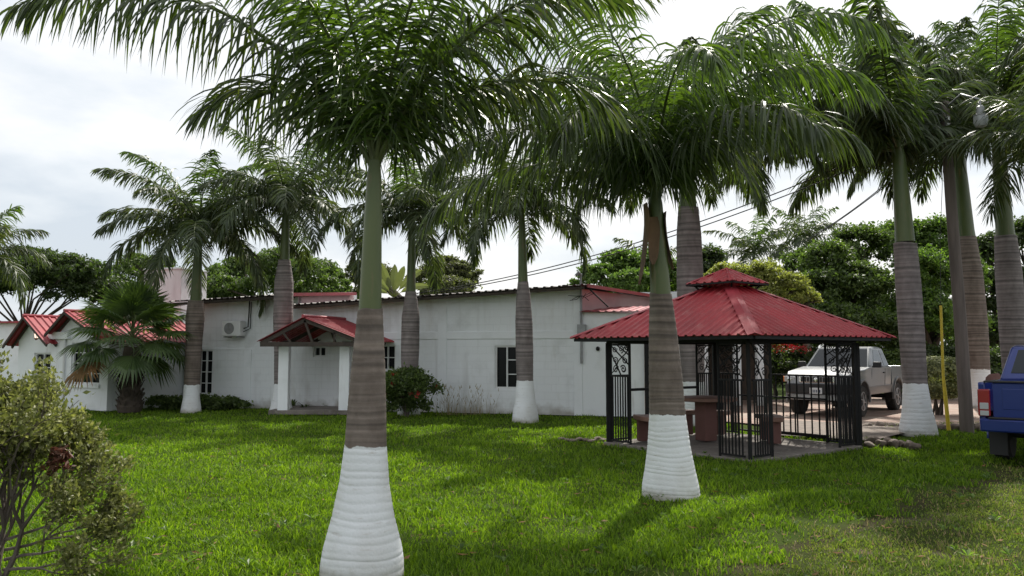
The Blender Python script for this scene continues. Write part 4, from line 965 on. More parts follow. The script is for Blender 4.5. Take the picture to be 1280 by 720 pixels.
def trunk_mesh(ctrl, segs, lean, parent, bark, zw, seed, near):
    """ctrl: (z, r) control points; ring relief in the geometry; below zw white lime paint"""
    rng = np.random.default_rng(seed); zmax = ctrl[-1][0]
    zz = [0.0]; ring = [0.0]
    z = 0
    while z < zmax - .02:
        st_ = (0.055 if z < zw else 0.085) * rng.uniform(.75, 1.3)
        if not near: st_ *= 1.3
        dpt = rng.uniform(.35, 1.0)
        for f, d in ((.14, 1 - .1 * dpt), (.5, 1.0), (.86, 1.0 - .15 * dpt), (1.0, 1 - dpt)):
            zz.append(min(z + st_ * f, zmax)); ring.append(d)
        z += st_
    zz = np.array(zz); ring = np.array(ring); rad = np.interp(zz, [c[0] for c in ctrl], [c[1] for c in ctrl])
    amp = np.where(zz < zw, .0042, .0048) * (rad / .15) ** .3
    th = np.arange(segs) * 2 * np.pi / segs
    ph = rng.uniform(0, 6, 3)
    irr = 1 + .02 * np.sin(2 * th[None] + ph[0] + zz[:, None] * .8) + .012 * np.sin(3 * th[None] + ph[1] - zz[:, None] * 1.3)
    R = rad[:, None] * irr + (ring * amp)[:, None]
    zoff = .012 * np.sin(th[None] + ph[2] + zz[:, None] * 3) + .006 * np.sin(3 * th[None] + zz[:, None] * 7)
    t = zz / zmax
    X = R * np.cos(th) + (lean[0] * t ** 1.2)[:, None]; Y = R * np.sin(th) + (lean[1] * t ** 1.2)[:, None]; Z = zz[:, None] + zoff * (zz[:, None] > .03)
    Z[0] -= .08
    n = len(zz); V = np.stack([X, Y, Z], -1).reshape(-1, 3)
    i, k = np.meshgrid(np.arange(n - 1), np.arange(segs), indexing='ij'); k2 = (k + 1) % segs
    F = np.stack([i * segs + k, i * segs + k2, (i + 1) * segs + k2, (i + 1) * segs + k], -1).reshape(-1, 4)
    return np_mesh('trunk', V, F, np.zeros((0, 3)), bark, parent, smooth=True)

def palm(px, py, label, ctrl, zw, zg, zs, rs, lean, fronds, seed, near=False, bark='bark', D=None, frmat='frond', ll=.72, lw=.036, nl=60, grav=1.6, young=2, husk=False, group='royal palms with white painted bases'):
    base = ground(px, py) if D is None else Vector((at(px, 440, D).x, D, 0))
    root = thing('royal_palm', label, 'palm tree', (base.x, base.y, -.01), 0, group)
    rng = np.random.default_rng(seed)
    cb_ = ((0.215, 0.175, 0.15), (0.13, 0.10, 0.082)) if bark == 'bark' else ((0.25, 0.215, 0.21), (0.16, 0.135, 0.13))
    trunk_mesh(ctrl, 48 if near else 20, lean, root, lime_trunk(cb_[0], cb_[1], zw, 'painted_trunk'), zw, seed, near)
    # crownshaft
    lx, ly = lean; k_ = zs / zg
    prof = [(rs[0] * 1.06, zg - .02), (rs[0] * 1.04, zg + .05), (rs[0], zg + .2), ((rs[0] * .6 + rs[1] * .4), zg + (zs - zg) * .5), (rs[1], zs - .1), (rs[1] * .75, zs + .05)]
    pts = [(lx + lx * (z - zg) / zg * 1.1, ly + ly * (z - zg) / zg * 1.1, z) for _, z in prof]
    m = MB(); m.tube(pts, [r for r, _ in prof], 20 if near else 14); m.build('crownshaft', M['shaft'], root, smooth=60)
    top = Vector(pts[-1])
    if husk:
        for (a, l_, w_, oz) in ((.1, .60, .20, .08), (3.3, .85, .17, .18), (4.4, .5, .12, .0)):
            m = MB(); vs_ = []; nn = 8
            for j in range(nn + 1):
                t = j / nn; zc = zg + .9 - l_ * t * 1.15 + oz; rr_ = rs[0] * (1.05 + .65 * t * t)
                for e_ in (-1, -.4, .4, 1):
                    aa = a + e_ * w_ / rs[0] * .5 * (math.sin(math.pi * (.25 + .72 * t)) + .1 * math.sin(t * 9)) ; r2 = rr_ + (.015 if abs(e_) > .5 else .0)
                    vs_.append((top.x + r2 * math.cos(aa), top.y + r2 * math.sin(aa), zc))
            fs_ = [(j * 4 + k, j * 4 + k + 1, (j + 1) * 4 + k + 1, (j + 1) * 4 + k) for j in range(nn) for k in range(3)]
            m.add(vs_, fs_); m.build('dry_sheath', M['husk'], root, solid=.006)
    for j, fd in enumerate(fronds):
        az, e0, dr, Lf = fd[:4]
        g = fd[4] if len(fd) > 4 else grav
        yg = math.degrees(e0) > 62
        V, F4, F3, nr = frond_arrays(rng, Lf, e0, dr, az, int(nl * 1.45 * (Lf / 3.0) ** .5), ll * 1.05, lw * .62, g * 1.2, azd=rng.uniform(-.18, .18))
        lmt = M['frondyoung'] if (fd[5] if len(fd) > 5 else yg) else M[frmat]
        mi4 = np.ones(len(F4)); mi4[:nr] = 0
        V = V + np.array([top.x, top.y, top.z - .08 + .04 * (j % 3)])
        np_mesh('frond', V, F4, F3, [M['rachis'], lmt], root, mi4=mi4, mi3=np.ones(len(F3)), smooth=True)
    m = MB(); m.tube([top - Vector((0, 0, .1)), top + Vector((.02, 0, .9)), top + Vector((.05, .02, 1.5))], [.03, .018, .004], 6); m.build('spear_leaf', M['shaft'], root, smooth=60)
    return root
def crown(seed, n, L, lo=-5, hi=82, dr0=88, az0=0.0):
    n = int(n * 1.3)
    r = random.Random(seed); out = []
    for k in range(n):
        t = (k + .5) / n; e = hi - (hi - lo) * t ** .8
        az = az0 + k * 2.39996 + r.uniform(-.2, .2)
        out.append((az, math.radians(e), math.radians(dr0 * (.62 + .5 * t) * r.uniform(.85, 1.15)), L * r.uniform(.88, 1.08)))
    return out
D2 = math.radians
# 1: nearest palm
f1_ = [(D2(183), D2(62), D2(84), 3.5, 2.8), (D2(158), D2(56), D2(80), 2.0, 2.0), (D2(150), D2(76), D2(68), 3.2),
       (D2(100), D2(55), D2(80), 3.0), (D2(55), D2(52), D2(72), 2.9), (D2(22), D2(68), D2(72), 3.1, 1.3, True), (D2(-5), D2(80), D2(55), 2.8, 1.1, True),
       (D2(-25), D2(60), D2(70), 2.6, 1.4), (D2(8), D2(52), D2(80), 2.2, 1.6), (D2(222), D2(76), D2(66), 2.6), (D2(250), D2(78), D2(60), 2.6, 1.0, True), (D2(120), D2(82), D2(40), 2.8, .9, True), (D2(305), D2(74), D2(55), 2.4)]
palm(453, 716, 'nearest royal palm, its white painted base cut by the bottom edge', [(0, .305), (.10, .30), (.2, .285), (.43, .225), (.67, .18), (.97, .150), (1.2, .140), (1.55, .122), (1.8, .103), (1.98, .090)], .96, 1.98, 3.10, (.083, .058), (.03, 0), f1_, 11, near=True, ll=.70, lw=.036, nl=84, grav=1.7)
# 2: palm in front of the gazebo
f2_ = [(D2(178), D2(58), D2(108), 3.9, 3.0), (D2(188), D2(78), D2(118), 3.8, 2.4), (D2(100), D2(74), D2(95), 3.6, 2.2), (D2(20), D2(76), D2(100), 3.5, 2.0), (D2(320), D2(72), D2(110), 3.4, 2.4), (D2(200), D2(30), D2(75), 2.9, 2.6), (D2(160), D2(25), D2(70), 3.0, 2.6), (D2(215), D2(60), D2(110), 3.0, 2.4),
       (D2(240), D2(35), D2(85), 2.7, 2.4), (D2(270), D2(60), D2(105), 2.9, 2.2), (D2(300), D2(40), D2(90), 2.6, 2.2), (D2(330), D2(62), D2(100), 2.9, 1.8), (D2(-8), D2(48), D2(88), 2.6, 1.8),
       (D2(15), D2(64), D2(95), 2.9, 1.8), (D2(50), D2(45), D2(90), 2.8), (D2(90), D2(55), D2(90), 3.0), (D2(130), D2(60), D2(100), 3.0, 2), (D2(0), D2(82), D2(50), 2.6, 1.4), (D2(120), D2(84), D2(45), 2.7, 1.4), (D2(230), D2(80), D2(80), 2.8, 1.8)]
palm(839, 618, 'royal palm with peeling sheath standing in front of the gazebo', [(0, .325), (.12, .315), (.3, .28), (.55, .24), (.93, .202), (1.4, .185), (1.9, .160), (2.35, .125)], .94, 2.35, 3.52, (.115, .085), (-.09, 0), [(a, min(e + .17, 1.5), d + .20, l * 1.06, g[0] * 1.15 if g else 2.3) for a, e, d, l, *g in f2_], 12, near=True, ll=.80, lw=.038, nl=80, husk=True)
# 3: tall palm behind the gazebo
T3 = [(0, .33), (.3, .29), (.95, .25), (2, .29), (3.2, .30), (4.4, .27), (5.0, .22)]
palm(866, 0, 'tall thick royal palm rising behind the gazebo roof', T3, 1.0, 5.0, 6.5, (.19, .13), (-.05, 0), crown(31, 19, 3.3, lo=2, dr0=82, az0=.35), 13, bark='barkpale', D=18.4, nl=72, lw=.066, ll=.74)
# 4: palm left of the gazebo against the long wall
T4 = [(0, .31), (.15, .30), (.5, .24), (1.0, .19), (1.6, .205), (2.4, .205), (3.0, .17), (3.38, .125)]
palm(657, 526, 'slim royal palm before the white wall, beside the black window', T4, .98, 3.38, 5.30, (.115, .07), (-.06, 0), crown(41, 16, 2.5, lo=-8, dr0=80, az0=.9), 14, bark='barkpale', frmat='frondfar', nl=62, lw=.062, ll=.66)
# 5: palm behind the hibiscus
T5 = [(0, .30), (.5, .25), (1.0, .21), (1.8, .235), (2.6, .23), (3.25, .14)]
palm(512, 0, 'royal palm close to the wall behind the flowering shrub', T5, .6, 3.28, 5.35, (.12, .08), (.02, 0), crown(51, 16, 2.6, lo=-12, dr0=80, az0=2.0), 15, bark='barkpale', D=21.3, frmat='frondfar', nl=60, lw=.062, ll=.66)
# 6: palm behind porch
T6 = [(0, .34), (.3, .25), (.8, .20), (1.6, .215), (2.6, .26), (3.6, .25), (4.25, .15)]
palm(351, 515, 'royal palm with a swollen pale trunk beside the left porch column', T6, .78, 4.25, 5.85, (.13, .085), (.01, 0), crown(61, 17, 2.7, lo=-8, dr0=78, az0=1.2), 16, bark='barkpale', frmat='frondfar', nl=62, lw=.062, ll=.68)
# 7: palm between fan palm and air conditioner
T7 = [(0, .28), (.4, .22), (1.0, .215), (2.0, .22), (2.6, .25), (3.1, .20)]
palm(241, 0, 'royal palm between the bushy fan palm and the dark tall window', T7, .75, 3.1, 5.15, (.15, .09), (.04, 0), crown(71, 18, 3.0, lo=-14, dr0=80, az0=.5), 17, bark='bark', D=22.6, frmat='frondfar', nl=64, lw=.062, ll=.72)
# 8: right palm with white base beside the silver truck
T8 = [(0, .36), (.15, .34), (.45, .28), (1.03, .225), (2.0, .245), (3.0, .245), (3.9, .225)]
palm(1148, 542, 'tall royal palm with a broad white base right of the gazebo', T8, 1.03, 3.95, 5.85, (.18, .125), (-.12, 0), [f_ for f_ in crown(81, 25, 4.1, lo=20, dr0=68, az0=2.9) if not (-1.75 < (f_[0] + math.pi) % (2 * math.pi) - math.pi < -.1)], 18, bark='barkpale', nl=84, lw=.070, ll=.85, grav=2.4)
# 9, 10: far right
T9 = [(0, .36), (.5, .32), (1.0, .30), (2.5, .36), (4.0, .36), (5.1, .28)]
palm(1227, 510, 'royal palm behind the leaning utility pole and clipped shrub', T9, 1.15, 5.1, 8.3, (.26, .18), (-.25, 0), crown(91, 20, 4.1, lo=12, dr0=72, az0=.2), 19, bark='bark', nl=70, lw=.08, ll=.9, grav=2.2)
T10 = [(0, .34), (.5, .30), (1.0, .27), (2.2, .29), (3.6, .29), (4.5, .24)]
palm(1270, 0, 'rightmost royal palm, its trunk rising behind the blue pickup', T10, 1.0, 4.5, 7.3, (.20, .13), (-.12, 0), crown(101, 20, 3.8, lo=12, dr0=72, az0=1.7), 20, bark='barkpale', D=19.5, nl=68, lw=.075, ll=.85, grav=2.2)
palm(1330, 0, 'royal palm outside the right edge whose fronds hang into view', T10, 1.0, 4.3, 5.6, (.20, .13), (0, 0), [f_ for f_ in crown(111, 15, 3.0, lo=10, dr0=70, az0=2.2) if not (2.1 < f_[0] % (2 * math.pi) < 4.1)], 21, bark='barkpale', D=14.5, nl=62, lw=.05, ll=.8)
palm(-34, 0, 'royal palm outside the left edge whose frond tips reach into view', T7, .8, 2.9, 4.25, (.15, .09), (0, 0), crown(121, 14, 1.8, lo=-15, dr0=80, az0=.1), 22, bark='bark', D=21.5, frmat='frondfar', nl=52, lw=.052, ll=.62)
# far palms peeping over the trees behind the gazebo
for (px, py, D, nf, L_, sd, lab) in ((812, 335, 34, 12, 2.0, 5, 'small far palm crown left of the tall trunk over the gazebo'), (945, 315, 38, 13, 2.5, 6, 'far palm crown above the yellow-green tree'), (1010, 300, 40, 13, 2.6, 7, 'far palm crown over the dark trees right of the yellow-green tree'),
                                ):
    p = at(px, py, D); hz_ = p.z
    palm(px, 0, lab, [(0, .22), (hz_ * .5, .2), (hz_ - 1.1, .13)], .0, hz_ - 1.1, hz_, (.11, .07), (0, 0), crown(sd * 7, nf, L_, lo=-5, dr0=75, az0=sd), 30 + sd, D=D, frmat='frondfar', nl=34, lw=.08, ll=.6, group='far palms above the trees')

# ---- fan palm by the cottage
def fan_leaf(rng, az, el, pet, R_, droop, mt, parent, top):
    d = Vector((math.cos(el) * math.cos(az), math.cos(el) * math.sin(az), math.sin(el))); b = Vector((-math.sin(az), math.cos(az), 0)); u = b.cross(d); u = u if u.z > 0 else -u
    m = MB(); h = top + d * pet - Vector((0, 0, droop * .2 * pet)); m.tube([top, top + d * pet * .5, h], [.018, .013, .01], 5, mi=0)
    ns = 30
    d2 = (d - Vector((0, 0, droop * .35))).normalized(); u2 = b.cross(d2); u2 = u2 if u2.z > 0 else -u2
    for k in range(ns):
        t = -1 + 2 * (k + .5) / ns; a = t * 2.2; hw = 2.2 / ns * 1.05
        l_ = R_ * (1 - .25 * abs(t) ** 2) * rng.uniform(.9, 1.06)
        def q(aa, r, dz): return h + (d2 * math.cos(aa) + b * math.sin(aa)) * r + u2 * (dz - .10 * r * abs(math.sin(aa))) - Vector((0, 0, 1)) * (droop * .45 * (r / R_) ** 2 * R_)
        fold = .02
        v = [q(a, .02, 0), q(a - hw, l_ * .62, 0), q(a, l_ * .60, fold), q(a + hw, l_ * .62, 0), q(a + rng.uniform(-.03, .03), l_, -rng.uniform(0, .18) * droop)]
        m.add(v, [(0, 1, 2), (0, 2, 3), (1, 4, 2), (2, 4, 3)], 1)
    m.build('fan_frond', [M['rachis'], mt], parent)
fp = ground(162, 515); fan = thing('fan_palm', 'bushy fan palm with a shaggy dark trunk before the cottage', 'palm tree', fp)
rg = random.Random(8)
m = MB(); m.lathe([(.30, 0), (.34, .15), (.27, .45), (.24, .9), (.26, 1.4), (.2, 1.8)], (0, 0, 0), 18)
for k in range(170):
    a = rg.uniform(0, 6.28); z = rg.uniform(.05, 1.4); r_ = .27; o_ = Vector((r_ * math.cos(a), r_ * math.sin(a), z))
    m.beam(o_ * 1 - Vector((0, 0, .03)), Vector(((r_ + .10) * math.cos(a), (r_ + .10) * math.sin(a), z + .13)), .05, .015)
m.build('trunk', M['oldbark'], fan)
for k in range(34):
    t = k / 33; el = math.radians(88 - 100 * t ** .9); az = k * 2.39996 + rg.uniform(-.2, .2)
    fan_leaf(rg, az, el, rg.uniform(.78, 1.0) * (.8 + .4 * min(1, 2 * t)), rg.uniform(.78, .95), .18 + .85 * t, M['fan'] if k != 33 else M['deadleaf'], fan, Vector((0, 0, 1.85 + .40 * (1 - t))))

# ================================================================ broadleaf trees
def leaves(rng, blobs, n, size, clump=26, csz=.22, flat=.0, aspect=.5):
    """leaf quads gathered in clumps spread over the shells of several lobes"""
    vol = np.array([b[3] * b[4] * b[5] for b in blobs]) ** .67; vol /= vol.sum(); Cs = []
    for b, v in zip(blobs, vol):
        kc = max(6, int(clump * len(blobs) * v * 1.0)); d = rng.normal(size=(kc, 3)); d /= np.linalg.norm(d, axis=1)[:, None]; d[:, 2] = np.where(d[:, 2] < -.55, -d[:, 2], d[:, 2])
        r = rng.uniform(.62, 1.04, kc)[:, None]; c = np.array(b[:3]) + d * r * np.array(b[3:6]); m_ = max(8, int(n * v / kc))
        s_ = csz * np.mean(b[3:6]) * rng.uniform(.7, 1.4, kc)
        pts = np.repeat(c, m_, 0) + rng.normal(size=(kc * m_, 3)) * np.repeat(s_, m_)[:, None] * np.array([1, 1, .62]); out = np.repeat(d, m_, 0)
        Cs.append(np.hstack([pts, out]))
    A = np.vstack(Cs); P_, O_ = A[:, :3], A[:, 3:]; k = len(P_)
    nrm = rng.normal(size=(k, 3)) + O_ * .6 + np.array([0, 0, .45]); nrm /= np.linalg.norm(nrm, axis=1)[:, None]
    a = np.cross(nrm, rng.normal(size=(k, 3))); a /= np.linalg.norm(a, axis=1)[:, None]; b_ = np.cross(nrm, a)
    sz = size * rng.uniform(.6, 1.35, k)[:, None]
    V = np.stack([P_ - a * sz, P_ + b_ * sz * aspect - a * sz * .1, P_ + a * sz - nrm * sz * .25, P_ - b_ * sz * aspect - a * sz * .1], 1).reshape(-1, 3)
    return V, np.arange(4 * k).reshape(-1, 4)
def tree(name, label, blobs, n, size, mt, seed, trunk_r=.22, cat='tree', group=None, bark='oldbark', base=None, clump=26, csz=.22, stems=1):
    """blobs are world lobes (x,y,z,rx,ry,rz)"""
    rng = np.random.default_rng(seed); rr = random.Random(seed); B = np.array(blobs)
    bx, by = (B[:, 0].mean(), B[:, 1].mean()) if base is None else base
    root = thing(name, label, cat, (bx, by, -.03), 0, group); loc = np.array([bx, by, -.03, 0, 0, 0]); Bl = B - loc
    m = MB(); zt_ = (Bl[:, 2] - Bl[:, 5]).min(); zt_ = max(zt_ * .9, .25 * Bl[:, 2].mean())
    fork = Vector((rr.uniform(-.1, .1) * zt_, 0, zt_))
    m.tube([(0, 0, 0), (rr.uniform(-.05, .05) * zt_, 0, zt_ * .5), fork], [trunk_r * 1.3, trunk_r, trunk_r * .8], 9)
    lk = min(1, (6 / len(Bl)) ** .7)
    for b in Bl:
        t_ = Vector(b[:3]); jt = .24 if len(Bl) > 8 else .1; md_ = fork.lerp(t_, .5) + Vector((rr.uniform(-jt, jt), rr.uniform(-jt, jt), .08 + rr.uniform(-jt, jt) * .5)) * (t_ - fork).length
        if len(Bl) > 8 and rr.random() < .72: continue
        m.tube([fork, md_, t_], [trunk_r * .55 * lk, trunk_r * .35 * lk, trunk_r * .12], 6)
        for q in range(5):
            e_ = t_ + Vector((rr.uniform(-1, 1) * b[3], rr.uniform(-1, 1) * b[4], rr.uniform(-.4, .9) * b[5])) * .85
            m.tube([t_.lerp(md_, .4), t_.lerp(e_, .5), e_], [trunk_r * .2 * lk, trunk_r * .12 * lk, trunk_r * .04 * lk], 4)
    m.build('trunk', M[bark], root, smooth=60)
    V, F = leaves(rng, [tuple(b) for b in Bl], int(n * 2.1), size * .62, int(clump * 1.5), csz * .9)
    np_mesh('crown', V, F, np.zeros((0, 3)), M[mt], root)
    return root
def lobe(px, py, D, rpx, rpy, rd=None):
    p = at(px, py, D); s = D / FPX; return (p.x, p.y, p.z, rpx * s, (rd if rd else rpx * s * .9), rpy * s)
BG = 'background trees'
def canopy(x0, x1, ytop, ybot, D_, n, seed, rmin=8, rmax=20):
    # an umbrella crown: layered plates of foliage at uneven heights with gaps between
    r = random.Random(seed); out = []
    for k in range(n):
        t = (k + r.uniform(.1, .9)) / n; px = x0 + (x1 - x0) * t; arc = 1 - (2 * t - 1) ** 2
        py = ybot - (ybot - ytop) * (arc ** .5 * r.uniform(.45, 1.0)); rr_ = r.uniform(rmin, rmax)
        out.append(lobe(px, py + rr_ * .35, D_ + r.uniform(-2.5, 2.5), rr_ * 1.3, rr_ * .72))
    return out
# spreading flat-topped trees, left
tree('spreading_tree', 'dark spreading flat-topped tree above the cottage at far left', canopy(-90, 165, 314, 392, 40, 46, 1, 12, 24), 34000, .15, 'leaf_dark', 1, .45, group=BG, clump=34, csz=.18)
tree('spreading_tree', 'spreading tree directly behind the fan palm and roof tank', canopy(120, 285, 318, 395, 46, 28, 2, 10, 22), 16000, .15, 'leaf_mid', 2, .4, group=BG, clump=34, csz=.18)
tree('spreading_tree', 'broad green tree over the left block behind the swollen palm trunk', canopy(245, 440, 318, 385, 44, 26, 3, 10, 24), 22000, .15, 'leaf_mid', 3, .4, group=BG, clump=34, csz=.18)
tree('feathery_tree', 'olive feathery tree above the roof left of the slim palm', [lobe(555, 340, 40, 26, 18), lobe(585, 346, 40, 16, 20), lobe(530, 352, 40, 24, 18), lobe(470, 350, 42, 24, 20), lobe(450, 345, 44, 16, 20), lobe(560, 362, 38, 34, 14)], 17000, .12, 'leaf_grey', 4, .3, group=BG, clump=40, csz=.14)
tree('round_tree', 'bright green leafy tree over the roof between slim palm and gazebo', [lobe(745, 345, 30, 20, 15), lobe(775, 332, 31, 26, 17), lobe(812, 338, 31, 24, 20), lobe(790, 355, 30, 34, 16), lobe(722, 358, 30, 12, 8), lobe(840, 350, 31, 20, 24)], 17000, .12, 'leaf_bright', 5, .25, group=BG, clump=36, csz=.17)
tree('yellow_tree', 'pale yellow-green tree rising over the right side of the gazebo roof', [lobe(918, 352, 26, 28, 22), lobe(955, 348, 26, 26, 20), lobe(985, 362, 26, 26, 20), lobe(1008, 378, 26, 18, 18), lobe(940, 375, 26, 40, 20), lobe(900, 345, 26, 16, 14)], 22000, .07, 'leaf_yellow', 6, .2, group=BG, clump=40, csz=.15)
tree('dense_tree', 'dense dark tree directly behind the silver pickup', [lobe(1040, 330, 31, 36, 26), lobe(1075, 310, 32, 34, 26), lobe(1020, 372, 30, 36, 32), lobe(1075, 365, 30, 40, 36), lobe(1040, 410, 29, 44, 30), lobe(1000, 335, 33, 22, 22), lobe(1090, 420, 29, 40, 30)], 30000, .12, 'leaf_mid', 7, .3, group=BG, clump=36, csz=.17)
tree('dense_tree', 'bright leafy tree between the broad white based palm and the leaning pole', [lobe(1125, 300, 33, 30, 24), lobe(1165, 300, 33, 34, 26), lobe(1150, 345, 31, 36, 32), lobe(1190, 350, 32, 36, 34), lobe(1150, 395, 30, 40, 30), lobe(1195, 405, 31, 34, 28)], 26000, .12, 'leaf_bright', 8, .3, group=BG, clump=36, csz=.17)
tree('dense_tree', 'dark green tree at the right edge behind the rightmost trunk', [lobe(1240, 320, 34, 30, 28), lobe(1285, 310, 34, 34, 34), lobe(1245, 370, 33, 30, 32), lobe(1300, 370, 33, 40, 36), lobe(1250, 425, 32, 32, 26), lobe(1310, 425, 32, 40, 26)], 22000, .13, 'leaf_dark', 9, .3, group=BG, clump=36, csz=.17)
tree('hedgerow_tree', 'low dark hedgerow tree far behind the bright tree right of the gazebo', [lobe(1090, 440, 42, 50, 36), lobe(1160, 430, 42, 50, 40), lobe(1125, 400, 43, 50, 30)], 14000, .13, 'leaf_dark', 61, .3, group=BG)
tree('hedgerow_tree', 'low dark hedgerow tree far behind the rightmost trunks', [lobe(1225, 435, 42, 50, 40), lobe(1290, 425, 42, 50, 46), lobe(1340, 400, 42, 50, 50)], 14000, .13, 'leaf_dark', 62, .3, group=BG)
tree('hedgerow_tree', 'low dark hedgerow tree far behind the silver pickup', [lobe(960, 430, 42, 50, 36), lobe(1025, 425, 42, 50, 40)], 11000, .13, 'leaf_dark', 63, .3, group=BG)
tree('dense_tree', 'dark tree peeping behind the gazebo roof beside the tall thick palm', [lobe(880, 335, 36, 24, 24), lobe(850, 360, 36, 26, 22), lobe(905, 365, 35, 26, 22)], 9000, .14, 'leaf_dark', 10, .3, group=BG)
# dark shrubbery at the far side of the drive
shr = [(985, 455, 28, 26, 24, 'leaf_dark', 'dark shrub left of the silver pickup with red blooms above'), (1035, 455, 28.5, 34, 26, 'leaf_dark', 'dark shrub directly behind the silver pickup cab'),
       (1105, 460, 28, 34, 26, 'leaf_mid', 'green shrub behind the silver pickup bed'), (1165, 455, 28.5, 34, 28, 'leaf_dark', 'dark shrub behind the clipped shrub'), (1250, 455, 27, 40, 28, 'leaf_dark', 'dark shrub behind the blue pickup'), (968, 440, 30, 22, 34, 'leaf_mid', 'tall green shrub beside the veranda')]
for k, (px, py, D, a, b_, mt, lab) in enumerate(shr):
    tree('garden_shrub', lab, [lobe(px - a * .4, py + 4, D, a * .6, b_), lobe(px + a * .4, py, D, a * .6, b_ * .9), lobe(px, py + 14, D - .3, a * .8, b_ * .8)], 5500, .09, mt, 50 + k, .08, 'shrub', 'garden shrubs beyond the drive')
# red bougainvillea blooms over the shrubs
rb_ = np.random.default_rng(5); V, F = leaves(rb_, [(0, 0, 0, .55, .4, .22), (.7, .1, -.1, .4, .3, .18)], 210, .036)
bl = at(975, 434, 27.2); o_ = np_mesh('bougainvillea', V, F, np.zeros((0, 3)), M['petal'], loc=bl); tag(o_, 'sprays of red blossom above the dark shrub seen between gazebo bars', 'flowers')
# banana / traveller palm leaves over the roof
bn = at(492, 372, 30); bz_ = bn.z
ban = thing('banana_plant', 'banana plant with broad upright leaves above the roof behind the nearest palm', 'plant', (bn.x, bn.y, 0))
m = MB(); m.tube([(0, 0, 0), (.05, 0, bz_ * .5), (0, 0, bz_)], [.16, .13, .09], 10); m.build('stem', M['rachis'], ban, smooth=60)
rg = random.Random(3)
for k in range(7):
    a = -.9 + 1.8 * k / 6; L_ = rg.uniform(1.3, 1.9); d = Vector((math.sin(a), rg.uniform(-.3, .3), math.cos(a))).normalized(); w_ = d.cross(Vector((0, 1, .2))).normalized()
    m = MB(); vs_ = []; nn = 10
    for j in range(nn + 1):
        t = j / nn; c_ = Vector((0, 0, bz_)) + d * (L_ * t) - Vector((0, 0, 1)) * (.5 * t * t * abs(math.sin(a)) * L_); ww = .13 * math.sin(math.pi * min(1, max(0, t - .2) / .8)) ** .6 + .012
        vs_ += [c_ - w_ * ww + Vector((0, -.05, 0)), c_, c_ + w_ * ww + Vector((0, -.05, 0))]
    m.add(vs_, [(j * 3 + q, j * 3 + q + 1, j * 3 + q + 4, j * 3 + q + 3) for j in range(nn) for q in range(2)]); m.build('leaf', M['leaf_grey'], ban)

# ================================================================ shrubs
def twig_shrub(name, label, base, spread, height, nst, depth, leafn, lsz, mt, seed, rad=.03, up=.9, rust=0, stopz=0, cat='shrub', group=None, leafgap=.5, side=False):
    """branching shrub: stems fork outward, oval leaves crowd the outer twigs"""
    r = random.Random(seed); rn = np.random.default_rng(seed); root = thing(name, label, cat, base, 0, group); m = MB(); ends = []
    def grow(p, d, l, rd, lev):
        q = p + d * l; md_ = p.lerp(q, .5) + Vector((r.uniform(-1, 1), r.uniform(-1, 1), r.uniform(-.3, .6))) * l * .10
        m.tube([p, md_, q], [rd, rd * .85, rd * .7], 6 if lev < 2 else 4, cap=False)
        if lev >= 2: ends.append((p.lerp(q, .6), d))
        if lev >= depth: ends.append((q, d)); return
        for k in range(r.choice((2, 3, 3)) if lev else 3):
            nd = (d + Vector((r.uniform(-1, 1) * spread, r.uniform(-1, 1) * spread, r.uniform(-.35, .75) * up))).normalized(); nd.z = max(nd.z, -.05)
            grow(q, nd.normalized(), l * r.uniform(.62, .86), rd * .66, lev + 1)
    for k in range(nst):
        a = k * 2.4 + r.uniform(-.3, .3); s_ = r.uniform(.15, .9) * spread
        grow(Vector((r.uniform(-.05, .05), r.uniform(-.05, .05), 0)), Vector((math.cos(a) * s_, math.sin(a) * s_, 1)).normalized(), height * r.uniform(.26, .36), rad * r.uniform(.7, 1), 0)
    if side:
        for k in range(4):
            grow(Vector((.02, 0, .08 + .07 * k)), Vector((.95, -.25 + .16 * k, .10 + .07 * k)).normalized(), .29, rad * .55, 1)
            grow(Vector((-.02, 0, .2 + .10 * k)), Vector((-.8, .5 - .3 * k, .5)).normalized(), .28, rad * .55, 1)
    m.build('branches', M['pole'], root, smooth=60)
    E = np.array([tuple(e[0]) for e in ends]); Dd = np.array([tuple(e[1]) for e in ends]); k = leafn
    P_ = np.repeat(E, k, 0) + rn.normal(size=(len(E) * k, 3)) * leafgap * lsz * 1.5; dd = np.repeat(Dd, k, 0) * .5 + rn.normal(size=(len(E) * k, 3)) * .8 + np.array([0, 0, .25]); dd /= np.linalg.norm(dd, axis=1)[:, None]
    w_ = np.cross(dd, rn.normal(size=dd.shape)); w_ /= np.linalg.norm(w_, axis=1)[:, None]; n_ = np.cross(dd, w_); sz = lsz * rn.uniform(.6, 1.3, len(P_))[:, None]
    V = np.stack([P_, P_ + dd * sz * .45 + w_ * sz * .26 + n_ * sz * .08, P_ + dd * sz - n_ * sz * .12, P_ + dd * sz * .45 - w_ * sz * .26 + n_ * sz * .08, P_ + dd * sz * .48], 1)
    nL = len(P_); b0 = (np.arange(nL) * 5)[:, None]; F3 = np.concatenate([b0 + np.array([[0, 1, 4]]), b0 + np.array([[1, 2, 4]]), b0 + np.array([[2, 3, 4]]), b0 + np.array([[3, 0, 4]])])
    np_mesh('foliage', V.reshape(-1, 3), np.zeros((0, 4)), F3, M[mt], root)
    return root, E
fb = ground(22, 719)
fgs, E_ = twig_shrub('variegated_shrub', 'cream and green variegated shrub with bare branches in the left foreground', (fb.x - .03, fb.y - .15, 0), .58, 1.44, 8, 5, 8, .046, 'leaf_var', 21, rad=.024, side=True)
rn = np.random.default_rng(9)
V, F = leaves(rn, [(.50, -.2, .86, .07, .07, .11)], 90, .028); o_ = np_mesh('dead_leaves', V, F, np.zeros((0, 3)), M['leaf_rust'], fgs)
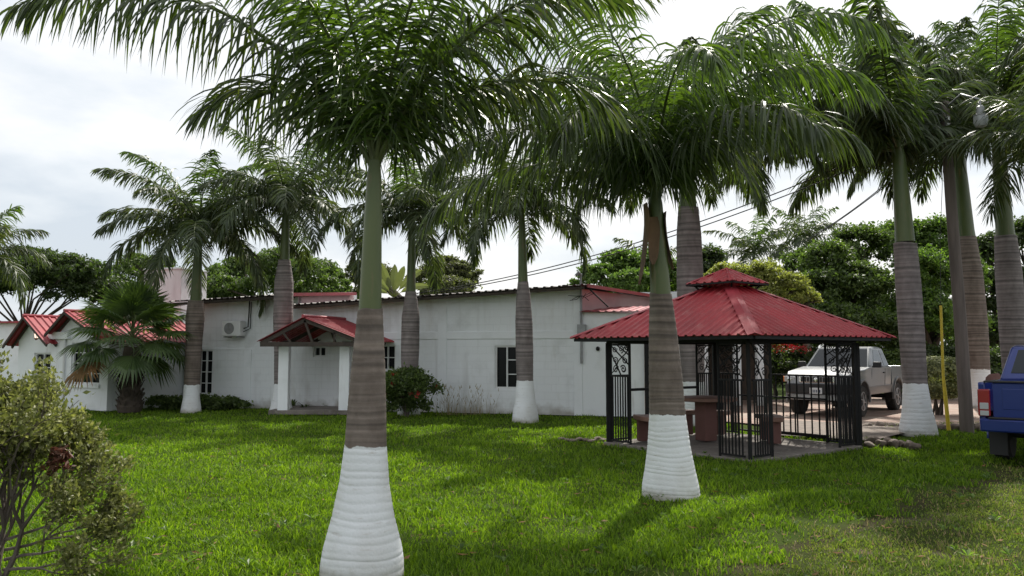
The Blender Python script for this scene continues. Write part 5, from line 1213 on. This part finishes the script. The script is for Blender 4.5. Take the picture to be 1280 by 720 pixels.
# hibiscus
hbp = ground(508, 521); hib, E_ = twig_shrub('hibiscus_shrub', 'dark green shrub with red flowers against the wall right of the nearest palm', (hbp.x, hbp.y, 0), .62, 1.12, 9, 4, 15, .09, 'leaf_mid', 5, rad=.025)
rn = np.random.default_rng(19); V, F = leaves(rn, [(0, 0, .42, .50, .42, .36), (-.2, 0, .3, .4, .4, .28), (.25, 0, .3, .35, .4, .28)], 2600, .05, csz=.16); np_mesh('lower_foliage', V, F, np.zeros((0, 3)), M['leaf_mid'], hib)
m = MB(); r = random.Random(2)
for k in range(75):
    e_ = Vector(E_[r.randrange(len(E_))]) + Vector((r.uniform(-.05, .05), -.06, r.uniform(-.03, .05)))
    for j in range(5):
        a = j * 1.2566 + r.random(); m.add([e_, e_ + Vector((math.cos(a - .4), -.3, math.sin(a - .4))) * .045, e_ + Vector((math.cos(a), -.2, math.sin(a))) * .07, e_ + Vector((math.cos(a + .4), -.3, math.sin(a + .4))) * .045], [(0, 1, 2, 3)])
m.build('flowers', M['petal'], hib)
# clipped variegated shrub
def dome(name, label, px0, px1, pyt, pyb, D, mt, seed, n=9000, size=.045, cat='shrub', boxy=True):
    a, b_ = at(px0, pyt, D), at(px1, pyb, D); c_ = ((a.x + b_.x) / 2, D + (b_.x - a.x) / 2, (a.z + b_.z) / 2); rx = (b_.x - a.x) / 2; rz = (a.z - b_.z) / 2
    root = thing(name, label, cat, (c_[0], c_[1], 0)); rn = np.random.default_rng(seed); d = rn.normal(size=(n, 3)); pw = np.sign(d) * np.abs(d) ** (.6 if boxy else 1); pw /= (np.abs(pw) ** 3).sum(1)[:, None] ** (1 / 3)
    P_ = pw * rn.uniform(.82, 1.04, n)[:, None] * np.array([rx, rx, rz]) + np.array([0, 0, c_[2]]); nrm = pw + rn.normal(size=(n, 3)) * .5; nrm /= np.linalg.norm(nrm, axis=1)[:, None]
    u = np.cross(nrm, rn.normal(size=(n, 3))); u /= np.linalg.norm(u, axis=1)[:, None]; v = np.cross(nrm, u); sz = size * rn.uniform(.6, 1.3, n)[:, None]
    V = np.stack([P_ - u * sz, P_ + v * sz * .6, P_ + u * sz, P_ - v * sz * .6], 1).reshape(-1, 3); np_mesh('foliage', V, np.arange(4 * n).reshape(-1, 4), np.zeros((0, 3)), M[mt], root)
    m = MB(); rr = random.Random(seed)
    for k in range(6): m.tube([(rr.uniform(-.12, .12), rr.uniform(-.12, .12), 0), (rr.uniform(-.3, .3) * rx, rr.uniform(-.3, .3) * rx, c_[2] * .6), (rr.uniform(-.6, .6) * rx, rr.uniform(-.6, .6) * rx, c_[2])], [.035, .025, .012], 6)
    m.build('stems', M['oldbark'], root); return root
dome('clipped_shrub', 'clipped rounded yellow-green shrub between the pole and broad palm', 1157, 1217, 446, 500, 20.5, 'leaf_hedge', 3)
# low plants
def rosette(name, label, p, n, L_, w_, mt, seed, el0=.5, group=None, cat='plant'):
    r = random.Random(seed); m = MB()
    for k in range(n):
        a = r.uniform(0, 6.28); el = r.uniform(el0, 1.45); l_ = L_ * r.uniform(.6, 1.1); d = Vector((math.cos(el) * math.cos(a), math.cos(el) * math.sin(a), math.sin(el))); s_ = Vector((-math.sin(a), math.cos(a), 0)); o_ = Vector((r.uniform(-.04, .04), r.uniform(-.04, .04), 0)); vs_ = []
        for j in range(6):
            t = j / 5; c_ = o_ + d * l_ * t - Vector((0, 0, l_ * .45 * t * t)); ww = w_ * (math.sin(math.pi * (.12 + .88 * t)) + .05) / 2; vs_ += [c_ - s_ * ww, c_ + s_ * ww]
        m.add(vs_, [(2 * j, 2 * j + 1, 2 * j + 3, 2 * j + 2) for j in range(5)])
    mm = m.build(name, M[mt]); mm.location = p
    return tag(mm, label, cat, group)
for k, (px, py, s_) in enumerate(((200, 512, 1.0), (222, 512, 1.15), (246, 511, 1.25), (268, 512, 1.0), (288, 512, .8))):
    p = ground(px, py); rn = np.random.default_rng(60 + k); V, F = leaves(rn, [(0, 0, .16, .38 * s_, .3, .20 * s_), (.25, .1, .12, .25, .25, .14)], 900, .06)
    lab = ['low leafy plant nearest the shaggy fan palm trunk', 'low leafy plant second from the fan palm trunk', 'tallest low leafy plant at the foot of the palm by the dark window', 'low leafy plant under the dark tall window', 'smallest low leafy plant, right end of the row by the left wall'][k]
    tag(np_mesh('bedding_plant', V, F, np.zeros((0, 3)), M['leaf_mid'], loc=(p.x, p.y, 0)), lab, 'plant', 'bedding plants along the left wall')
for k, (px, py) in enumerate(((366, 512), (381, 514), (406, 512))):
    p = ground(px, py); rosette('spiky_plant', ['spiky dark plant beside the left porch column', 'spiky dark plant in the middle of the porch front', 'spiky dark plant nearest the right porch column'][k], (p.x, p.y, .08), 9, .42, .05, 'leaf_dark', 70 + k, .5, 'spiky plants on the porch step')
# dry grass stems at the wall
m = MB(); r = random.Random(6)
for k in range(90):
    p = ground(r.choice((r.uniform(545, 620), r.uniform(552, 600))), 518.5); d = Vector((r.uniform(-.3, .3), r.uniform(-.1, .1), 1)); l_ = r.uniform(.25, .75)
    m.tube([p, p + d * l_ * .6, p + d * l_ + Vector((r.uniform(-.12, .12), 0, -.05))], [.004, .003, .0015], 3)
    if r.random() < .6:
        q_ = p + d * l_; m.tube([q_, q_ + Vector((r.uniform(-.05, .05), 0, .08))], [.009, .003], 4)
tag(m.build('dry_weeds', M['straw']), 'thin dry weed stems standing against the white wall', 'weeds', kind='stuff')

# ================================================================ pole, lamp, wires
pb = ground(1209, 540); ptop = at(1180, 128, pb.y - .1)
up_ = thing('utility_pole', 'weathered wooden utility pole leaning left before the far palms', 'utility pole', pb)
m = MB(); m.tube([Vector((pb.x, pb.y, -.05)), pb.lerp(ptop, .33) + Vector((.02, 0, 0)), pb.lerp(ptop, .66), ptop], [.135, .12, .11, .10], 14); m.build('pole', M['pole'], up_, world=True, smooth=50)
m = MB(); m.beam(ptop + Vector((-.03, -.12, -.35)), ptop + Vector((-.03, -.12, -.75)), .05, .05); m.build('insulator_rack', M['grey'], up_, world=True)
for k in range(3):
    m = MB(); c_ = ptop + Vector((-.03, -.17, -.40 - .14 * k)); m.lathe([(.02, -.04), (.045, -.03), (.03, 0), (.045, .03), (.02, .04)], c_, 10); m.build('insulator', M['white'], up_, world=True, smooth=60)
la = at(1226, 150, pb.y - 1.1)
lm = thing('street_lamp', 'round prismatic glass street lamp hanging from the leaning pole', 'street lamp', la)
ba = ptop + Vector((.05, -.05, .0))
m = MB(); m.tube([ptop.lerp(pb, .02), (ptop + la) / 2 + Vector((0, 0, .35)), la + Vector((0, 0, .42)), la + Vector((0, 0, .22))], .022, 8); m.build('arm', M['grey'], lm, world=True, smooth=60)
m = MB(); m.lathe([(.03, .30), (.075, .26), (.08, .12), (.14, .10), (.14, .085), (.03, .085)], la, 18); m.build('housing', M['grey'], lm, world=True, smooth=40)
m = MB(); pr_ = [(.125, .085), (.135, .04), (.128, -.06), (.10, -.13), (.03, -.15)]
m.lathe(pr_, la, 28); m.build('glass', M['lampglass'], lm, world=True, smooth=30)
def wire(a, b_, sag, label, r_=.013, name='overhead_wire'):
    pts = [a.lerp(b_, t / 24) - Vector((0, 0, sag * 4 * (t / 24) * (1 - t / 24))) for t in range(25)]
    m = MB(); m.tube(pts, r_, 5); tag(m.build(name, M['cable'], loc=a), label, 'wire', 'overhead wires')
i0 = ptop + Vector((-.05, -.2, -.40))
zw_ = lambda u: zR + (zM - zR) * u / uW + .14
e1 = FP(4.6, .45, zw_(4.6))
wire(i0, e1, .55, 'upper of the two sagging wires from the pole to the long roof')
wire(i0 + Vector((0, 0, -.16)), FP(3.9, .45, zw_(3.9)), .50, 'lower of the two sagging wires from the pole to the long roof')
wire(i0 + Vector((.0, .1, -.25)), at(958, 318, 33), .45, 'wire from the pole down to the trees behind the gazebo')
wire(i0 + Vector((.04, .1, -.30)), at(950, 326, 33), .40, 'second wire just under the one down to the trees behind the gazebo')
wire(i0 + Vector((0, -.05, .1)), at(1000, 130, 15.5), .15, 'short pale wire crossing in front of the right palm crown', .007)
gw = thing('guy_wire', 'guy wire with a yellow plastic guard left of the leaning pole', 'guy wire', ground(1186, 538))
g0 = ground(1186, 538); g1_ = at(1179, 470, g0.y); g2_ = at(1176, 382, g0.y + .05); 
m = MB(); m.tube([g0, g0.lerp(g1_, .6), g1_, g1_.lerp(g2_, .5), g2_], [.042, .042, .03, .028, .028], 8); m.build('guard', M['yellow'], gw, world=True, smooth=60)
m = MB(); m.tube([g2_ - Vector((0, 0, .1)), at(1175, 300, g0.y + .02), ptop.lerp(pb, .05)], .006, 5); m.build('cable', M['cable'], gw, world=True)

# ================================================================ stones
def stone(p, s_, seed, label, group, mt='stone'):
    bm = bmesh.new(); bmesh.ops.create_icosphere(bm, subdivisions=3, radius=1); r = random.Random(seed); ax_ = [Vector((r.gauss(0, 1), r.gauss(0, 1), r.gauss(0, 1))).normalized() for _ in range(7)]
    for v in bm.verts:
        d = v.co.copy(); k = 1
        for a in ax_: k = min(k, .72 / max(.3, d.dot(a)) if d.dot(a) > .3 else 1)
        v.co = Vector((d.x * s_[0], d.y * s_[1], d.z * s_[2])) * k * (1 + .05 * math.sin(9 * d.x + seed) * math.cos(7 * d.y))
    me = bpy.data.meshes.new('stone'); bm.to_mesh(me); bm.free(); me.materials.append(M[mt]); me.polygons.foreach_set('use_smooth', [True] * len(me.polygons)); me.set_sharp_from_angle(angle=math.radians(35))
    o = bpy.data.objects.new('edging_stone', me); COL.objects.link(o); o.location = p; o.rotation_euler = (0, 0, r.uniform(0, 6)); return tag(o, label, 'stone', group)
r = random.Random(12)
for k, (px, py) in enumerate(((1092, 553), (1101, 556), (1110, 555), (1118, 557), (1127, 557), (1137, 559), (1144, 560), (1086, 558))):
    p = ground(px, py); stone((p.x, p.y, .03), (r.uniform(.09, .17), r.uniform(.08, .12), r.uniform(.06, .10)), k, 'rough brown stone in the heap between gazebo corner and broad palm', 'stones heaped right of the gazebo')
for k in range(11):
    px = 1084 + k * 15.5; py = 533.5 + .25 * k
    if abs(px - 1148) < 16: continue
    p = ground(px, py); stone((p.x, p.y, .02), (r.uniform(.12, .18), r.uniform(.09, .13), r.uniform(.07, .11)), 30 + k, 'stone in the low edging row along the drive', 'edging stones along the drive')
for k in range(9):
    p = ground(702 + k * 7.5, 549 + (k % 3)); stone((p.x, p.y, .0), (r.uniform(.06, .13), r.uniform(.06, .1), r.uniform(.03, .06)), 50 + k, 'small flat stone in the grass left of the gazebo', 'small stones left of the gazebo')
p = at(1246, 470, 21); stone((p.x, p.y, .62), (.42, .3, .5), 77, 'large terracotta-coloured boulder seen over the blue pickup bed', None, 'brown')

# ================================================================ grass
rng = np.random.default_rng(77)
def gz(x, y):
    i = np.clip(np.searchsorted(gx, x) - 1, 0, nx - 2); j = np.clip(np.searchsorted(gy, y) - 1, 0, ny - 2)
    fx_, fy_ = (x - gx[i]) / (gx[i + 1] - gx[i]), (y - gy[j]) / (gy[j + 1] - gy[j])
    return (GZ[j, i] * (1 - fx_) + GZ[j, i + 1] * fx_) * (1 - fy_) + (GZ[j + 1, i] * (1 - fx_) + GZ[j + 1, i + 1] * fx_) * fy_
def blades(N, ylo, yhi, power, test, hlo, hhi, wlo, whi, mt, name, label, xm=.80):
    # more blades per square metre near the camera, thinning out with distance
    y = ylo * (yhi / ylo) ** (rng.uniform(0, 1, N) ** power); x = rng.uniform(-1, 1, N) * (y * xm + 1.5)
    # clumping
    cl = np.sin(x * 2.3 + 1.3 * np.sin(y * 1.7)) * np.sin(y * 2.9 + 1.1 * np.sin(x * 1.9)) + .6 * np.sin(x * 7.1 + 3 * np.sin(y * 3.1)) * np.sin(y * 6.3)
    cl2 = np.sin(x * 11.3 + 2 * np.sin(y * 8.1)) * np.sin(y * 12.7 + 2 * np.sin(x * 9.9))
    k = test(x, y, cl, rng.uniform(0, 1, N)); x, y, cl, cl2 = x[k], y[k], cl[k], cl2[k]; n = len(x)
    # keep clear of slab, drive and building
    gx_, gy_ = x - GC.x, y - GC.y; a_ = np.abs(gx_ * lf.x + gy_ * lf.y) + np.abs(gx_ * fr.x + gy_ * fr.y)
    fd = (x - R0.x) * nF.x + (y - R0.y) * nF.y
    keep = (a_ > 2.20) & ((fd > .02) | (x > 2.6)) & ~((x > 3.6) & (y > 18.1 + .25 * np.abs(x - 7))) & ~((x > 5.0) & (x < 8.0) & (y > 15.8) & (y < 19))
    x, y, cl, cl2 = x[keep], y[keep], cl[keep], cl2[keep]; n = len(x)
    dist = np.sqrt(x * x + y * y)
    h = rng.uniform(hlo, hhi, n) * (1 + .28 * cl + .22 * cl2) * rng.uniform(.7, 1.2, n); h = np.clip(h, .012, .3); wd = rng.uniform(wlo, whi, n) * (1 + dist * .075)
    a = rng.uniform(0, 2 * np.pi, n); ln = rng.uniform(.15, .95, n) * h
    w2 = rng.uniform(0, 2 * np.pi, n); wx, wy = np.cos(w2) * wd / 2, np.sin(w2) * wd / 2; lx, ly = np.cos(a) * ln, np.sin(a) * ln
    z0 = gz(x, y) - .006
    V = np.stack([np.stack([x - wx, y - wy, z0], -1), np.stack([x + wx, y + wy, z0], -1), np.stack([x + wx * .8 + lx * .35, y + wy * .8 + ly * .35, z0 + h * .6], -1), np.stack([x - wx * .8 + lx * .35, y - wy * .8 + ly * .35, z0 + h * .6], -1), np.stack([x + lx, y + ly, z0 + h * rng.uniform(.8, 1.0, n)], -1)], 1).reshape(-1, 3)
    b0 = (np.arange(n) * 5)[:, None]; o = np_mesh(name, V, b0 + np.array([[0, 1, 2, 3]]), b0 + np.array([[3, 2, 4]]), M[mt]); tag(o, label, 'grass', kind='stuff'); return o
def soft(x, y): return worn(x, y) + .25 * np.sin(x * 2.1 + y) + .12 * np.sin(x * 6 + y * 4.3)
thin = lambda x, y: np.sin(x * 1.9 + 1.7 * np.sin(y * .8)) * np.sin(y * 2.3 + 1.2 * np.sin(x * 1.3)) * .7 + .4 * np.sin(x * 5 + 2) * np.sin(y * 4.4)
bare = lambda x, y: np.sin(x * 1.3 + 2.1 + np.sin(y * 1.1)) * np.sin(y * 1.05 + .6 * np.sin(x * 1.7))
blades(520000, 3.6, 27, .80, lambda x, y, c, r_: (soft(x, y) < -.08) & (r_ < (.9 + .25 * c) * np.clip((-soft(x, y) - .05) * 4, .12, 1) * (1 - .75 * np.clip((thin(x, y) - .80) * 6, 0, 1))), .038, .090, .005, .009, 'grass', 'lawn_grass', 'thick green lawn grass in front of the long building')
blades(560000, 3.6, 24, .80, lambda x, y, c, r_: (soft(x, y) > -.05) & (r_ < (.92 - .55 * np.clip((bare(x, y) - .35) * 3, 0, 1)) * np.clip(soft(x, y) * 4, .35, 1)), .016, .044, .005, .009, 'grassworn', 'short_grass', 'short worn yellowish grass on the track at lower right')
blades(60000, 3.6, 22, .85, lambda x, y, c, r_: r_ < np.where(soft(x, y) > 0, .6, .22), .02, .075, .003, .006, 'straw', 'dry_grass', 'dry straw blades scattered through the grass')

# broad-leaf weeds and leaf litter lying in the grass
rng = np.random.default_rng(5); n = 900
y = 3.8 * (16 / 3.8) ** rng.uniform(0, 1, n); x = rng.uniform(-.8, .8, n) * y; z = gz(x, y) + rng.uniform(.01, .05, n); a = rng.uniform(0, 6.28, n); l_ = rng.uniform(.02, .06, n); t_ = rng.uniform(-.4, .4, (n, 2))
dx, dy = np.cos(a) * l_, np.sin(a) * l_; wx, wy = -np.sin(a) * l_ * .3, np.cos(a) * l_ * .3
V = np.stack([np.stack([x - dx, y - dy, z], -1), np.stack([x + wx, y + wy, z + t_[:, 0] * l_ * .5], -1), np.stack([x + dx, y + dy, z + t_[:, 1] * l_], -1), np.stack([x - wx, y - wy, z - .004], -1)], 1).reshape(-1, 3)
tag(np_mesh('leaf_litter', V, np.arange(4 * n).reshape(-1, 4), np.zeros((0, 3)), M['deadleaf']), 'small brown fallen leaves scattered over the lawn', 'fallen leaves', kind='stuff')
n = 260; rng = np.random.default_rng(6); y = 3.8 * (14 / 3.8) ** rng.uniform(0, 1, n); x = rng.uniform(-.8, .8, n) * y; k = 7
px_, py_ = np.repeat(x, k), np.repeat(y, k); a = rng.uniform(0, 6.28, n * k); l_ = rng.uniform(.04, .09, n * k); zz_ = gz(px_, py_) + .03; up = rng.uniform(.02, .06, n * k)
V = np.stack([np.stack([px_, py_, zz_], -1), np.stack([px_ + np.cos(a - .35) * l_ * .6, py_ + np.sin(a - .35) * l_ * .6, zz_ + up * .8], -1), np.stack([px_ + np.cos(a) * l_, py_ + np.sin(a) * l_, zz_ + up], -1), np.stack([px_ + np.cos(a + .35) * l_ * .6, py_ + np.sin(a + .35) * l_ * .6, zz_ + up * .8], -1)], 1).reshape(-1, 3)
tag(np_mesh('lawn_weeds', V, np.arange(4 * n * k).reshape(-1, 4), np.zeros((0, 3)), M['leaf_bright']), 'small broad-leaved weeds growing through the lawn', 'weeds', kind='stuff')
